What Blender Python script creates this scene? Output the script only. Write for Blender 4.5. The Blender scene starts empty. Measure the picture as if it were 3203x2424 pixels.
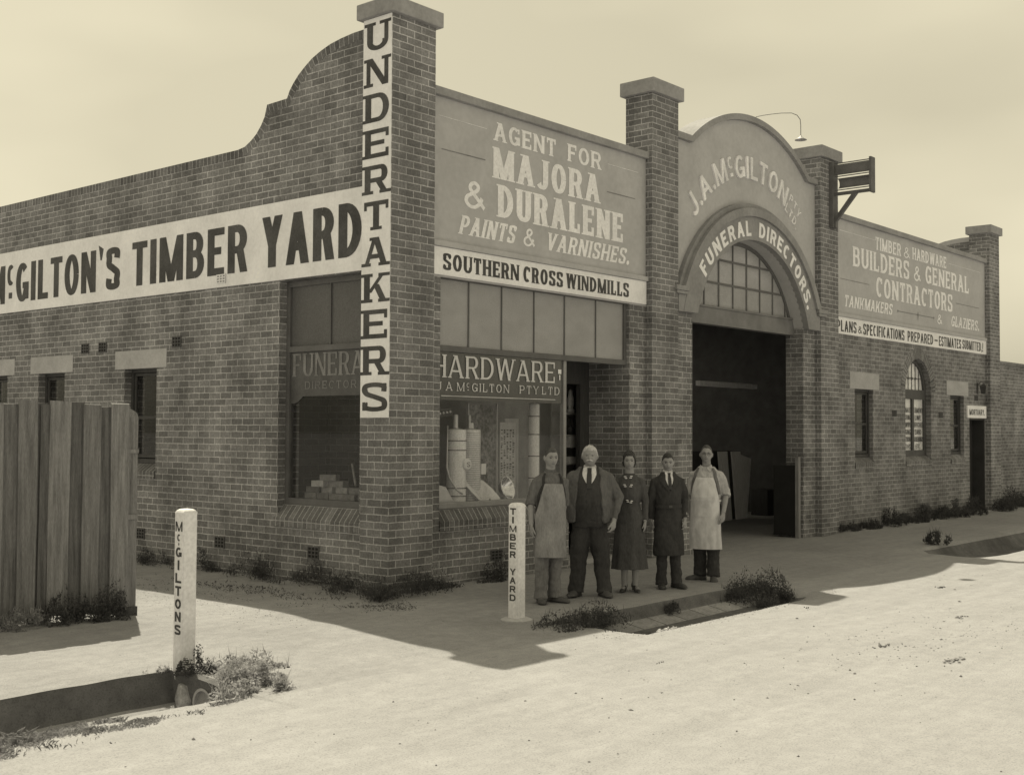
import bpy, bmesh, math, random
from mathutils import Vector, Matrix, noise
from mathutils.geometry import delaunay_2d_cdt
import numpy as np

scene = bpy.context.scene
C = scene.collection
PI = math.pi
rad = math.radians

# ------------------------------------------------------------------ camera
CAM = Vector((-9.6128, -10.0551, 1.9104))
yaw, pitch, roll = rad(49.4986), rad(2.0267), rad(0.2839)
fw = Vector((math.sin(yaw) * math.cos(pitch), math.cos(yaw) * math.cos(pitch), math.sin(pitch)))
r0 = fw.cross(Vector((0, 0, 1))).normalized()
u0 = r0.cross(fw)
rt = math.cos(roll) * r0 + math.sin(roll) * u0
up = -math.sin(roll) * r0 + math.cos(roll) * u0
cd = bpy.data.cameras.new('camera')
cam = bpy.data.objects.new('camera', cd)
C.objects.link(cam)
cam.matrix_world = Matrix(((rt.x, up.x, -fw.x, CAM.x), (rt.y, up.y, -fw.y, CAM.y), (rt.z, up.z, -fw.z, CAM.z), (0, 0, 0, 1)))
cd.sensor_width = 36.0
cd.lens = 36.0 * 3783.5 / 3203.0
cd.clip_start = 0.1
cd.clip_end = 2000
scene.camera = cam

# ------------------------------------------------------------------ world, sun, exposure
SUN = Vector((0.286, 0.50, 1.0)).normalized()
elev = math.asin(SUN.z)
azim = math.atan2(SUN.x, SUN.y)
w = bpy.data.worlds.new('World')
scene.world = w
w.use_nodes = True
nt = w.node_tree
nt.nodes.clear()
N = lambda t: nt.nodes.new(t)
sky = N('ShaderNodeTexSky'); sky.sky_type = 'NISHITA'; sky.sun_disc = False
sky.sun_elevation = elev; sky.sun_rotation = azim
sky.dust_density = 3.0; sky.air_density = 1.2
bw = N('ShaderNodeRGBToBW')
tint = N('ShaderNodeMix'); tint.data_type = 'RGBA'; tint.blend_type = 'MULTIPLY'; tint.inputs[0].default_value = 1
tint.inputs[7].default_value = (1.0, 0.915, 0.665, 1)
tc = N('ShaderNodeTexCoord'); mp = N('ShaderNodeMapping'); mp.inputs['Scale'].default_value = (1.6, 1.6, 4.2)
cl = N('ShaderNodeTexNoise'); cl.inputs['Scale'].default_value = 1.5; cl.inputs['Detail'].default_value = 3.5; cl.inputs['Roughness'].default_value = 0.42
mr = N('ShaderNodeMapRange'); mr.inputs[1].default_value = 0.36; mr.inputs[2].default_value = 0.66
mr.inputs[3].default_value = 0.80; mr.inputs[4].default_value = 1.06
# a thin overcast evens the blue sky out: blend of the clear sky with a level veil
veil = N('ShaderNodeMath'); veil.operation = 'MULTIPLY_ADD'; veil.inputs[1].default_value = 0.55; veil.inputs[2].default_value = 2.9
mul = N('ShaderNodeMath'); mul.operation = 'MULTIPLY'
bg = N('ShaderNodeBackground'); bg.inputs[1].default_value = 0.122
out = N('ShaderNodeOutputWorld')
L = nt.links.new
L(sky.outputs[0], bw.inputs[0]); L(bw.outputs[0], veil.inputs[0]); L(tc.outputs['Generated'], mp.inputs[0]); L(mp.outputs[0], cl.inputs['Vector'])
L(cl.outputs[0], mr.inputs[0]); L(veil.outputs[0], mul.inputs[0]); L(mr.outputs[0], mul.inputs[1])
L(mul.outputs[0], tint.inputs[6]); L(tint.outputs[2], bg.inputs[0]); L(bg.outputs[0], out.inputs[0])

sd = bpy.data.lights.new('sun', 'SUN')
sd.energy = 4.3; sd.angle = rad(0.53); sd.color = (1.0, 0.925, 0.715)
sun = bpy.data.objects.new('sun', sd); C.objects.link(sun)
sun.rotation_euler = (-SUN).to_track_quat('-Z', 'Y').to_euler()

scene.view_settings.view_transform = 'Standard'
scene.view_settings.look = 'None'
scene.view_settings.gamma = 1
scene.view_settings.exposure = 0.21
scene.cycles.max_bounces = 6
scene.cycles.diffuse_bounces = 4

# ------------------------------------------------------------------ materials
MATS = {}
def _new(name):
    m = bpy.data.materials.new(name); m.use_nodes = True
    t = m.node_tree; t.nodes.clear()
    o = t.nodes.new('ShaderNodeOutputMaterial'); p = t.nodes.new('ShaderNodeBsdfPrincipled')
    t.links.new(p.outputs[0], o.inputs[0])
    MATS[name] = m
    return m, t, p
def grey(v, k=1.0):
    return (v, v * 0.995, v * 1.03 * k, 1)
def mat(name, v, rough=0.8, ns=4.0, na=0.2, fs=60.0, fa=0.15, bump=0.0, bs=40.0, spec=0.3, metal=0.0, stretch=(1, 1, 1), coords='Object'):
    """grey surface with a broad and a fine tonal variation and an optional bump"""
    m, t, p = _new(name)
    n = t.nodes; l = t.links.new
    g = n.new('ShaderNodeTexCoord'); mpn = n.new('ShaderNodeMapping'); mpn.inputs['Scale'].default_value = stretch
    if coords == 'World':
        ge = n.new('ShaderNodeNewGeometry'); l(ge.outputs['Position'], mpn.inputs[0])
    else:
        l(g.outputs[coords], mpn.inputs[0])
    a = n.new('ShaderNodeTexNoise'); a.inputs['Scale'].default_value = ns; a.inputs['Detail'].default_value = 5; a.inputs['Roughness'].default_value = 0.6
    b = n.new('ShaderNodeTexNoise'); b.inputs['Scale'].default_value = fs; b.inputs['Detail'].default_value = 3
    l(mpn.outputs[0], a.inputs['Vector']); l(mpn.outputs[0], b.inputs['Vector'])
    ra = n.new('ShaderNodeMapRange'); ra.inputs[1].default_value = 0.3; ra.inputs[2].default_value = 0.7; ra.inputs[3].default_value = 1 - na; ra.inputs[4].default_value = 1 + na
    rb = n.new('ShaderNodeMapRange'); rb.inputs[1].default_value = 0.3; rb.inputs[2].default_value = 0.7; rb.inputs[3].default_value = 1 - fa; rb.inputs[4].default_value = 1 + fa
    l(a.outputs[0], ra.inputs[0]); l(b.outputs[0], rb.inputs[0])
    mu = n.new('ShaderNodeMath'); mu.operation = 'MULTIPLY'; l(ra.outputs[0], mu.inputs[0]); l(rb.outputs[0], mu.inputs[1])
    vm = n.new('ShaderNodeVectorMath'); vm.operation = 'SCALE'; vm.inputs[0].default_value = grey(v)[:3]
    l(mu.outputs[0], vm.inputs['Scale']); l(vm.outputs[0], p.inputs['Base Color'])
    p.inputs['Roughness'].default_value = rough; p.inputs['Specular IOR Level'].default_value = spec; p.inputs['Metallic'].default_value = metal
    if bump:
        c = n.new('ShaderNodeTexNoise'); c.inputs['Scale'].default_value = bs; c.inputs['Detail'].default_value = 4
        l(mpn.outputs[0], c.inputs['Vector'])
        bm_ = n.new('ShaderNodeBump'); bm_.inputs['Strength'].default_value = bump; bm_.inputs['Distance'].default_value = 0.01
        l(c.outputs[0], bm_.inputs['Height']); l(bm_.outputs[0], p.inputs['Normal'])
    return m

def brick_mat(name, c1, c2, cm, bw_=0.24, bh=0.0859, mort=0.0115, dirt=0.35, offset=0.5):
    m, t, p = _new(name)
    n = t.nodes; l = t.links.new
    uv = n.new('ShaderNodeTexCoord')
    # wobble the joints slightly
    wn = n.new('ShaderNodeTexNoise'); wn.inputs['Scale'].default_value = 6; wn.inputs['Detail'].default_value = 3
    l(uv.outputs['UV'], wn.inputs['Vector'])
    ws = n.new('ShaderNodeVectorMath'); ws.operation = 'SUBTRACT'; ws.inputs[1].default_value = (0.5, 0.5, 0.5); l(wn.outputs['Color'], ws.inputs[0])
    wk = n.new('ShaderNodeVectorMath'); wk.operation = 'SCALE'; wk.inputs['Scale'].default_value = 0.012; l(ws.outputs[0], wk.inputs[0])
    wa = n.new('ShaderNodeVectorMath'); wa.operation = 'ADD'; l(uv.outputs['UV'], wa.inputs[0]); l(wk.outputs[0], wa.inputs[1])
    br = n.new('ShaderNodeTexBrick'); br.inputs['Scale'].default_value = 1.0
    br.offset = offset; br.offset_frequency = 2; br.squash = 1.0
    br.inputs['Brick Width'].default_value = bw_; br.inputs['Row Height'].default_value = bh
    br.inputs['Mortar Size'].default_value = mort / 2; br.inputs['Mortar Smooth'].default_value = 0.25; br.inputs['Bias'].default_value = -0.1
    br.inputs['Color1'].default_value = grey(c1); br.inputs['Color2'].default_value = grey(c2); br.inputs['Mortar'].default_value = grey(cm)
    l(wa.outputs[0], br.inputs['Vector'])
    geo = n.new('ShaderNodeNewGeometry')
    a = n.new('ShaderNodeTexNoise'); a.inputs['Scale'].default_value = 1.3; a.inputs['Detail'].default_value = 6; a.inputs['Roughness'].default_value = 0.65
    l(geo.outputs['Position'], a.inputs['Vector'])
    ra = n.new('ShaderNodeMapRange'); ra.inputs[1].default_value = 0.32; ra.inputs[2].default_value = 0.7; ra.inputs[3].default_value = 1 - dirt; ra.inputs[4].default_value = 1 + dirt
    l(a.outputs[0], ra.inputs[0])
    b = n.new('ShaderNodeTexNoise'); b.inputs['Scale'].default_value = 38; b.inputs['Detail'].default_value = 3
    l(geo.outputs['Position'], b.inputs['Vector'])
    rb = n.new('ShaderNodeMapRange'); rb.inputs[1].default_value = 0.3; rb.inputs[2].default_value = 0.7; rb.inputs[3].default_value = 0.78; rb.inputs[4].default_value = 1.22
    l(b.outputs[0], rb.inputs[0])
    mu = n.new('ShaderNodeMath'); mu.operation = 'MULTIPLY'; l(ra.outputs[0], mu.inputs[0]); l(rb.outputs[0], mu.inputs[1])
    vm = n.new('ShaderNodeVectorMath'); vm.operation = 'SCALE'; l(br.outputs['Color'], vm.inputs[0]); l(mu.outputs[0], vm.inputs['Scale'])
    # lime bloom: broad patches where mortar smears pale over the bricks
    # rain streaks and soot running down the face
    vmap = n.new('ShaderNodeMapping'); vmap.inputs['Scale'].default_value = (2.6, 2.6, 0.28); l(geo.outputs['Position'], vmap.inputs[0])
    vs = n.new('ShaderNodeTexNoise'); vs.inputs['Scale'].default_value = 1.6; vs.inputs['Detail'].default_value = 6; vs.inputs['Roughness'].default_value = 0.6; l(vmap.outputs[0], vs.inputs['Vector'])
    rv = n.new('ShaderNodeMapRange'); rv.inputs[1].default_value = 0.34; rv.inputs[2].default_value = 0.66; rv.inputs[3].default_value = 0.87; rv.inputs[4].default_value = 1.08; l(vs.outputs[0], rv.inputs[0])
    vm0 = vm; vm = n.new('ShaderNodeVectorMath'); vm.operation = 'SCALE'; l(vm0.outputs[0], vm.inputs[0]); l(rv.outputs[0], vm.inputs['Scale'])
    e = n.new('ShaderNodeTexNoise'); e.inputs['Scale'].default_value = 0.9; e.inputs['Detail'].default_value = 8; e.inputs['Roughness'].default_value = 0.75
    l(geo.outputs['Position'], e.inputs['Vector'])
    re = n.new('ShaderNodeMapRange'); re.inputs[1].default_value = 0.55; re.inputs[2].default_value = 0.8; re.inputs[3].default_value = 0; re.inputs[4].default_value = 0.42
    l(e.outputs[0], re.inputs[0])
    mx = n.new('ShaderNodeMix'); mx.data_type = 'RGBA'; l(re.outputs[0], mx.inputs[0]); l(vm.outputs[0], mx.inputs[6]); mx.inputs[7].default_value = grey((c2 + cm) / 2.1)
    l(mx.outputs[2], p.inputs['Base Color'])
    p.inputs['Roughness'].default_value = 0.88; p.inputs['Specular IOR Level'].default_value = 0.25
    bu = n.new('ShaderNodeBump'); bu.inputs['Strength'].default_value = 0.55; bu.inputs['Distance'].default_value = 0.006; bu.invert = True
    ad = n.new('ShaderNodeMath'); ad.operation = 'MULTIPLY_ADD'; ad.inputs[1].default_value = -0.35; l(b.outputs[0], ad.inputs[0]); l(br.outputs['Fac'], ad.inputs[2])
    l(ad.outputs[0], bu.inputs['Height']); l(bu.outputs[0], p.inputs['Normal'])
    return m

def glass_mat(name, tintv=0.97, rough=0.02):
    m = bpy.data.materials.new(name); m.use_nodes = True; t = m.node_tree; t.nodes.clear()
    o = t.nodes.new('ShaderNodeOutputMaterial'); mx = t.nodes.new('ShaderNodeMixShader'); tr = t.nodes.new('ShaderNodeBsdfTransparent'); gl = t.nodes.new('ShaderNodeBsdfGlossy')
    lw = t.nodes.new('ShaderNodeLayerWeight'); pw = t.nodes.new('ShaderNodeMath'); pw.operation = 'POWER'; pw.inputs[1].default_value = 5
    fr = t.nodes.new('ShaderNodeMath'); fr.operation = 'MULTIPLY_ADD'; fr.inputs[1].default_value = .96; fr.inputs[2].default_value = .022
    t.links.new(lw.outputs['Facing'], pw.inputs[0]); t.links.new(pw.outputs[0], fr.inputs[0])
    gl.inputs['Roughness'].default_value = rough; tr.inputs[0].default_value = (tintv, tintv, tintv, 1)
    t.links.new(fr.outputs[0], mx.inputs[0]); t.links.new(tr.outputs[0], mx.inputs[1]); t.links.new(gl.outputs[0], mx.inputs[2]); t.links.new(mx.outputs[0], o.inputs[0])
    MATS[name] = m
    return m

BRICK = brick_mat('brickwork', 0.168, 0.262, 0.48, mort=0.013)
BRICKD = brick_mat('brickwork_far', 0.168, 0.262, 0.42, mort=0.013)
SOLDIER = brick_mat('brick_on_edge', 0.13, 0.23, 0.44, bw_=0.24, bh=0.0859, offset=0.0)
CEMENT = mat('cement_render', 0.48, 0.85, 1.4, 0.09, 14, 0.05, bump=0.15, bs=30, coords='World')
CEMENTD = mat('cement_mould', 0.29, 0.85, 2.0, 0.16, 18, 0.08, bump=0.2, bs=30, coords='World')
CAPM = mat('cement_cap', 0.32, 0.85, 1.8, 0.2, 20, 0.1, bump=0.2, bs=30, coords='World')
LINT = mat('cement_lintel', 0.44, 0.85, 2.5, 0.15, 30, 0.08, bump=0.1, coords='World')
WHITE = mat('white_board_paint', 0.90, 0.55, 2.2, 0.10, 25, 0.05, coords='World')
INK = mat('black_sign_paint', 0.075, 0.6, 2.4, 0.4, 40, 0.2, coords='World')
CREAM = mat('cream_letter_paint', 0.90, 0.6, 2.4, 0.10, 30, 0.10, coords='World')
LINEL = mat('pale_line_paint', 0.72, 0.7, coords='World')
LINED = mat('dark_line_paint', 0.24, 0.7, coords='World')
JOIN = mat('window_joinery', 0.13, 0.55, 4, 0.15, 40, 0.08, coords='World')
JOINL = mat('pale_joinery', 0.30, 0.5, 4, 0.12, 40, 0.08, coords='World')
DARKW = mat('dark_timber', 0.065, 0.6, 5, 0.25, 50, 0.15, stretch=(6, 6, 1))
TIMB = mat('sawn_timber', 0.26, 0.8, 5, 0.25, 50, 0.15, stretch=(8, 8, 1))
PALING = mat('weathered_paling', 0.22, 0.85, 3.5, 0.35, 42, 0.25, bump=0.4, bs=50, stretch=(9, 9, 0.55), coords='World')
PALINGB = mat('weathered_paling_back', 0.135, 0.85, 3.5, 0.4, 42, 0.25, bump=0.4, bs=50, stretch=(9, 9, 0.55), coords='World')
WPOST = mat('whitewash', 0.80, 0.7, 5, 0.13, 34, 0.10, bump=.3, bs=30)
METALD = mat('dark_iron', 0.075, 0.55, 6, 0.2, 60, 0.1)
TINM = mat('galvanised', 0.55, 0.38, 8, 0.1, 60, 0.05, metal=0.3)
ENAMEL = mat('white_enamel', 0.80, 0.22, 5, 0.03, 40, 0.02, spec=0.5)
GLASS = glass_mat('window_glass')
INTW = mat('interior_plaster', 0.34, 0.9, coords='World')  # tone raised so the back wall bounces light onto the display
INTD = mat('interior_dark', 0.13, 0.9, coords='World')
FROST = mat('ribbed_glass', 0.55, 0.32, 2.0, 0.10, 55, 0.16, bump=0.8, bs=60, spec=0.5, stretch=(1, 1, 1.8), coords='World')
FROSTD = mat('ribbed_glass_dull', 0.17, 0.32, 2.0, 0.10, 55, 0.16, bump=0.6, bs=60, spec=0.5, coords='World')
VENTM = mat('vent_terracotta', 0.12, 0.9, coords='World')
HOLE = mat('void_shade_black', 0.03, 1.0, coords='World')  # flat black standing in for the shade inside vents and pipe
ROOFM = mat('roof_iron', 0.30, 0.5, coords='World')
SKIN = mat('skin', 0.31, 0.55, 9, 0.08, 60, 0.05, spec=0.35)
def leafy(m, k):
    t = m.node_tree; n = t.nodes; o = [x for x in n if x.type == 'OUTPUT_MATERIAL'][0]; p = [x for x in n if x.type == 'BSDF_PRINCIPLED'][0]
    tr = n.new('ShaderNodeBsdfTranslucent'); mx = n.new('ShaderNodeMixShader'); mx.inputs[0].default_value = k
    t.links.new(p.inputs['Base Color'].links[0].from_socket, tr.inputs[0]); t.links.new(p.outputs[0], mx.inputs[1]); t.links.new(tr.outputs[0], mx.inputs[2]); t.links.new(mx.outputs[0], o.inputs[0])
    return m
def per_object(m, lo, hi):
    t = m.node_tree; n = t.nodes; p = [x for x in n if x.type == 'BSDF_PRINCIPLED'][0]; src = p.inputs['Base Color'].links[0].from_socket
    oi = n.new('ShaderNodeObjectInfo'); r = n.new('ShaderNodeMapRange'); r.inputs[3].default_value = lo; r.inputs[4].default_value = hi; t.links.new(oi.outputs['Random'], r.inputs[0])
    v = n.new('ShaderNodeVectorMath'); v.operation = 'SCALE'; t.links.new(src, v.inputs[0]); t.links.new(r.outputs[0], v.inputs['Scale']); t.links.new(v.outputs[0], p.inputs['Base Color'])
    return m
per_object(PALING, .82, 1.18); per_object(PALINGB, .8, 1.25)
LEAF = mat('weed_leaf', 0.095, 0.6, 9, 0.35, 60, 0.2, spec=0.3, coords='World')
LEAFL = mat('pale_weed_leaf', 0.36, 0.6, 9, 0.45, 60, 0.2, spec=0.3, coords='World')
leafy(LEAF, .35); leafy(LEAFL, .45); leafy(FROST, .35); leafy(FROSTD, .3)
STONE = mat('gravel_stone', 0.33, 0.9, 6, 0.4, 60, 0.2, coords='World')
def ground_mat(name, v, na, fa, speck=0.35, bump=0.35):
    m = mat(name, v, 0.95, 0.55, na, 9, fa, coords='World', spec=0.1)
    t = m.node_tree; n = t.nodes; l = t.links.new
    p = [x for x in n if x.type == 'BSDF_PRINCIPLED'][0]
    src = p.inputs['Base Color'].links[0].from_socket
    geo = [x for x in n if x.type == 'NEW_GEOMETRY'][0]
    s = n.new('ShaderNodeTexNoise'); s.inputs['Scale'].default_value = 70; s.inputs['Detail'].default_value = 4; s.inputs['Roughness'].default_value = 0.75
    l(geo.outputs['Position'], s.inputs['Vector'])
    r = n.new('ShaderNodeMapRange'); r.inputs[1].default_value = 0.3; r.inputs[2].default_value = 0.52; r.inputs[3].default_value = 1 - speck; r.inputs[4].default_value = 1
    l(s.outputs[0], r.inputs[0])
    # streaks along the wheel tracks
    mp2 = n.new('ShaderNodeMapping'); mp2.inputs['Scale'].default_value = (0.35, 2.2, 1); mp2.inputs['Rotation'].default_value = (0, 0, 0.12)
    l(geo.outputs['Position'], mp2.inputs[0])
    k = n.new('ShaderNodeTexNoise'); k.inputs['Scale'].default_value = 2.2; k.inputs['Detail'].default_value = 7; k.inputs['Roughness'].default_value = 0.7
    l(mp2.outputs[0], k.inputs['Vector'])
    rk = n.new('ShaderNodeMapRange'); rk.inputs[1].default_value = 0.35; rk.inputs[2].default_value = 0.65; rk.inputs[3].default_value = 0.93; rk.inputs[4].default_value = 1.05
    l(k.outputs[0], rk.inputs[0])
    vo = n.new('ShaderNodeTexVoronoi'); vo.inputs['Scale'].default_value = 7.5; vo.inputs['Randomness'].default_value = 1
    mp3 = n.new('ShaderNodeMapping'); mp3.inputs['Scale'].default_value = (1, 1.25, .2); l(geo.outputs['Position'], mp3.inputs[0])
    wob = n.new('ShaderNodeTexNoise'); wob.inputs['Scale'].default_value = 30; l(geo.outputs['Position'], wob.inputs['Vector'])
    wv = n.new('ShaderNodeVectorMath'); wv.operation = 'SCALE'; wv.inputs['Scale'].default_value = .16; l(wob.outputs['Color'], wv.inputs[0])
    wv2 = n.new('ShaderNodeVectorMath'); wv2.operation = 'ADD'; l(mp3.outputs[0], wv2.inputs[0]); l(wv.outputs[0], wv2.inputs[1]); l(wv2.outputs[0], vo.inputs['Vector'])
    lim = n.new('ShaderNodeSeparateColor'); l(vo.outputs['Color'], lim.inputs[0])
    li2 = n.new('ShaderNodeMapRange'); li2.inputs[1].default_value = .45; li2.inputs[2].default_value = 1; li2.inputs[3].default_value = 0.001; li2.inputs[4].default_value = .115; l(lim.outputs[0], li2.inputs[0])
    dv = n.new('ShaderNodeMath'); dv.operation = 'DIVIDE'; l(vo.outputs['Distance'], dv.inputs[0]); l(li2.outputs[0], dv.inputs[1])
    sp = n.new('ShaderNodeMapRange'); sp.inputs[1].default_value = .5; sp.inputs[2].default_value = 1.1; sp.inputs[3].default_value = .62; sp.inputs[4].default_value = 1; l(dv.outputs[0], sp.inputs[0])
    m0 = n.new('ShaderNodeMath'); m0.operation = 'MULTIPLY'; l(r.outputs[0], m0.inputs[0]); l(sp.outputs[0], m0.inputs[1])
    mm = n.new('ShaderNodeMath'); mm.operation = 'MULTIPLY'; l(m0.outputs[0], mm.inputs[0]); l(rk.outputs[0], mm.inputs[1])
    v2 = n.new('ShaderNodeVectorMath'); v2.operation = 'SCALE'; l(src, v2.inputs[0]); l(mm.outputs[0], v2.inputs['Scale']); l(v2.outputs[0], p.inputs['Base Color'])
    b = n.new('ShaderNodeBump'); b.inputs['Strength'].default_value = bump; b.inputs['Distance'].default_value = 0.02
    ad = n.new('ShaderNodeMath'); ad.operation = 'MULTIPLY_ADD'; ad.inputs[1].default_value = .35; l(k.outputs[0], ad.inputs[0]); l(s.outputs[0], ad.inputs[2])
    l(ad.outputs[0], b.inputs['Height']); l(b.outputs[0], p.inputs['Normal'])
    return m
ROADM = ground_mat('pale_road_dirt', 0.36, 0.05, 0.06)
PATHM = ground_mat('path_dirt', 0.33, 0.12, 0.08)
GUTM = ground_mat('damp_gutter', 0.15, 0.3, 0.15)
KERBM = ground_mat('kerb_concrete', 0.15, 0.35, 0.15, 0.4)  # concrete darkened to deepen the shade on kerb face and headwall
PITCH = brick_mat('gutter_pitcher', 0.24, 0.33, 0.07, bw_=0.42, bh=0.5, mort=0.02, dirt=0.3)

# ------------------------------------------------------------------ mesh helpers
def cdt_faces(polys, eps=1e-6):
    """union of simple 2-D polygons as triangles"""
    vs, fs = [], []
    for p in polys:
        ar = sum(p[i - 1][0] * p[i][1] - p[i][0] * p[i - 1][1] for i in range(len(p)))
        if abs(ar) < 1e-7: continue
        if ar < 0: p = list(reversed(p))
        b = len(vs); vs += [Vector((float(x), float(y))) for x, y in p]; fs.append(list(range(b, b + len(p))))
    v, e, f, ov, oe, of = delaunay_2d_cdt(vs, [], fs, 1, eps)
    return v, [t for t, o in zip(f, of) if o]

class MB:
    def __init__(s): s.bm = bmesh.new()
    def box(s, x0, x1, y0, y1, z0, z1, bev=0.0):
        v = [s.bm.verts.new(p) for p in ((x0, y0, z0), (x1, y0, z0), (x1, y1, z0), (x0, y1, z0), (x0, y0, z1), (x1, y0, z1), (x1, y1, z1), (x0, y1, z1))]
        fs = [s.bm.faces.new([v[i] for i in q]) for q in ((0, 3, 2, 1), (4, 5, 6, 7), (0, 1, 5, 4), (1, 2, 6, 5), (2, 3, 7, 6), (3, 0, 4, 7))]
        if bev:
            es = list({e for f in fs for e in f.edges})
            bmesh.ops.bevel(s.bm, geom=es, offset=bev, segments=2, affect='EDGES', profile=0.6)
        return s
    def quad(s, *pts):
        s.bm.faces.new([s.bm.verts.new(p) for p in pts]); return s
    def prism(s, poly, mapf, d0, d1, holes=()):
        """polygon (u,v) with holes, mapf(u,v,d) -> point, extruded from d0 to d1"""
        polys = [poly] + list(holes)
        vs, es = [], []
        for p in polys:
            b = len(vs); vs += [Vector((float(x), float(y))) for x, y in p]
            es += [(b + i, b + (i + 1) % len(p)) for i in range(len(p))]
        v, e, f, *_ = delaunay_2d_cdt(vs, es, [], 1 if not holes else 2, 1e-6)
        if holes:
            def inside(pt, pl):
                c = False
                for i in range(len(pl)):
                    (x1, y1), (x2, y2) = pl[i], pl[i - 1]
                    if (y1 > pt[1]) != (y2 > pt[1]) and pt[0] < (x2 - x1) * (pt[1] - y1) / (y2 - y1) + x1: c = not c
                return c
            f2 = []
            for t in f:
                cc = (sum(v[i][0] for i in t) / len(t), sum(v[i][1] for i in t) / len(t))
                if inside(cc, poly) and not any(inside(cc, h) for h in holes): f2.append(t)
            f = f2
        s._sheet(v, f, mapf, d0, d1)
        return s
    def _sheet(s, v, f, mapf, d0, d1=None):
        if not f: return
        a = {}
        def g(i, d):
            k = (i, d)
            if k not in a: a[k] = s.bm.verts.new(mapf(v[i][0], v[i][1], d))
            return a[k]
        cnt = {}
        for t in f:
            for i in range(len(t)):
                k = (t[i], t[(i + 1) % len(t)]); cnt[k] = cnt.get(k, 0) + 1
        for t in f:
            s.bm.faces.new([g(i, d0) for i in t])
            if d1 is not None: s.bm.faces.new([g(i, d1) for i in reversed(t)])
        if d1 is not None:
            for (i, j) in cnt:
                if (j, i) not in cnt: s.bm.faces.new((g(j, d0), g(i, d0), g(i, d1), g(j, d1)))
    def rings(s, rs, cap0=True, cap1=True, closed=True):
        L_ = [[s.bm.verts.new(p) for p in r] for r in rs]
        n = len(L_[0])
        for a, b in zip(L_, L_[1:]):
            for i in range(n if closed else n - 1):
                s.bm.faces.new((a[i], a[(i + 1) % n], b[(i + 1) % n], b[i]))
        if cap0 and closed: s.bm.faces.new(list(reversed(L_[0])))
        if cap1 and closed: s.bm.faces.new(L_[-1])
        return s
    def lathe(s, prof, c=(0, 0, 0), n=24, axis='z'):
        rs = []
        for r, h in prof:
            ring = []
            for i in range(n):
                a = 2 * PI * i / n
                p = (r * math.cos(a), r * math.sin(a), h)
                if axis == 'y': p = (p[0], -p[2], p[1])
                if axis == 'x': p = (p[2], p[0], p[1])
                ring.append((c[0] + p[0], c[1] + p[1], c[2] + p[2]))
            rs.append(ring)
        return s.rings(rs)
    def tube(s, pts, r, n=10, flat=1.0):
        pts = [Vector(p) for p in pts]
        if not hasattr(r, '__len__'): r = [r] * len(pts)
        rs = []; side = None
        for i, p in enumerate(pts):
            t = (pts[min(i + 1, len(pts) - 1)] - pts[max(i - 1, 0)]).normalized()
            if side is None:
                side = t.cross(Vector((0, 0, 1)))
                if side.length < 0.2: side = t.cross(Vector((0, 1, 0)))
            side = (side - t * side.dot(t)).normalized(); o2 = t.cross(side)
            rs.append([p + r[i] * (math.cos(2 * PI * k / n) * side + flat * math.sin(2 * PI * k / n) * o2) for k in range(n)])
        return s.rings(rs)
    def ball(s, c, r, n=16, m=10):
        rx, ry, rz = r if hasattr(r, '__len__') else (r, r, r)
        rs = []
        for j in range(m + 1):
            th = PI * (0.02 + 0.96 * j / m)
            rs.append([(c[0] + rx * math.sin(th) * math.cos(2 * PI * i / n), c[1] + ry * math.sin(th) * math.sin(2 * PI * i / n), c[2] - rz * math.cos(th)) for i in range(n)])
        return s.rings(rs)
    def build(s, name, material, parent=None, smooth=False, uvoff=(0, 0), loc=None, uv=True, recalc=True):
        bm = s.bm
        if recalc: bmesh.ops.recalc_face_normals(bm, faces=bm.faces)
        me = bpy.data.meshes.new(name)
        if uv:
            ul = bm.loops.layers.uv.verify()
            for f in bm.faces:
                nn = f.normal
                ax = max(range(3), key=lambda i: abs(nn[i]))
                for lp in f.loops:
                    co = lp.vert.co
                    q = (co.y, co.z) if ax == 0 else (co.x, co.z) if ax == 1 else (co.x, co.y)
                    lp[ul].uv = (q[0] + uvoff[0], q[1] + uvoff[1])
        if smooth:
            for f in bm.faces: f.smooth = True
        bm.to_mesh(me); bm.free()
        o = bpy.data.objects.new(name, me); C.objects.link(o)
        me.materials.append(material)
        if parent: o.parent = parent
        if loc: o.location = loc
        return o

def tag(o, label=None, cat=None, group=None, kind=None):
    for k, v in (('label', label), ('category', cat), ('group', group), ('kind', kind)):
        if v: o[k] = v
    return o
def thing(name, label, cat, loc=(0, 0, 0), rz=0, group=None):
    o = bpy.data.objects.new(name, None); C.objects.link(o); o.empty_display_size = 0.2
    o.location = loc; o.rotation_euler = (0, 0, rz)
    return tag(o, label, cat, group)
def copy_tree(o, parent=None):
    c = o.copy(); C.objects.link(c)
    if parent: c.parent = parent
    for ch in list(o.children): copy_tree(ch, c)
    return c

FRONT = lambda y0: (lambda u, v, d=0: Vector((u, y0 + d, v)))        # u along x, v up, d into the building
SIDE = lambda x0: (lambda u, v, d=0: Vector((x0 + d, -u, v)))        # u = -y so that text reads left to right from outside
rect = lambda a, b, c, d: [(a, c), (b, c), (b, d), (a, d)]
def arcpts(cx, cy, r, a0, a1, n, ry=None):
    ry = ry or r
    return [(cx + r * math.cos(rad(a0 + (a1 - a0) * i / n)), cy + ry * math.sin(rad(a0 + (a1 - a0) * i / n))) for i in range(n + 1)]

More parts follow.
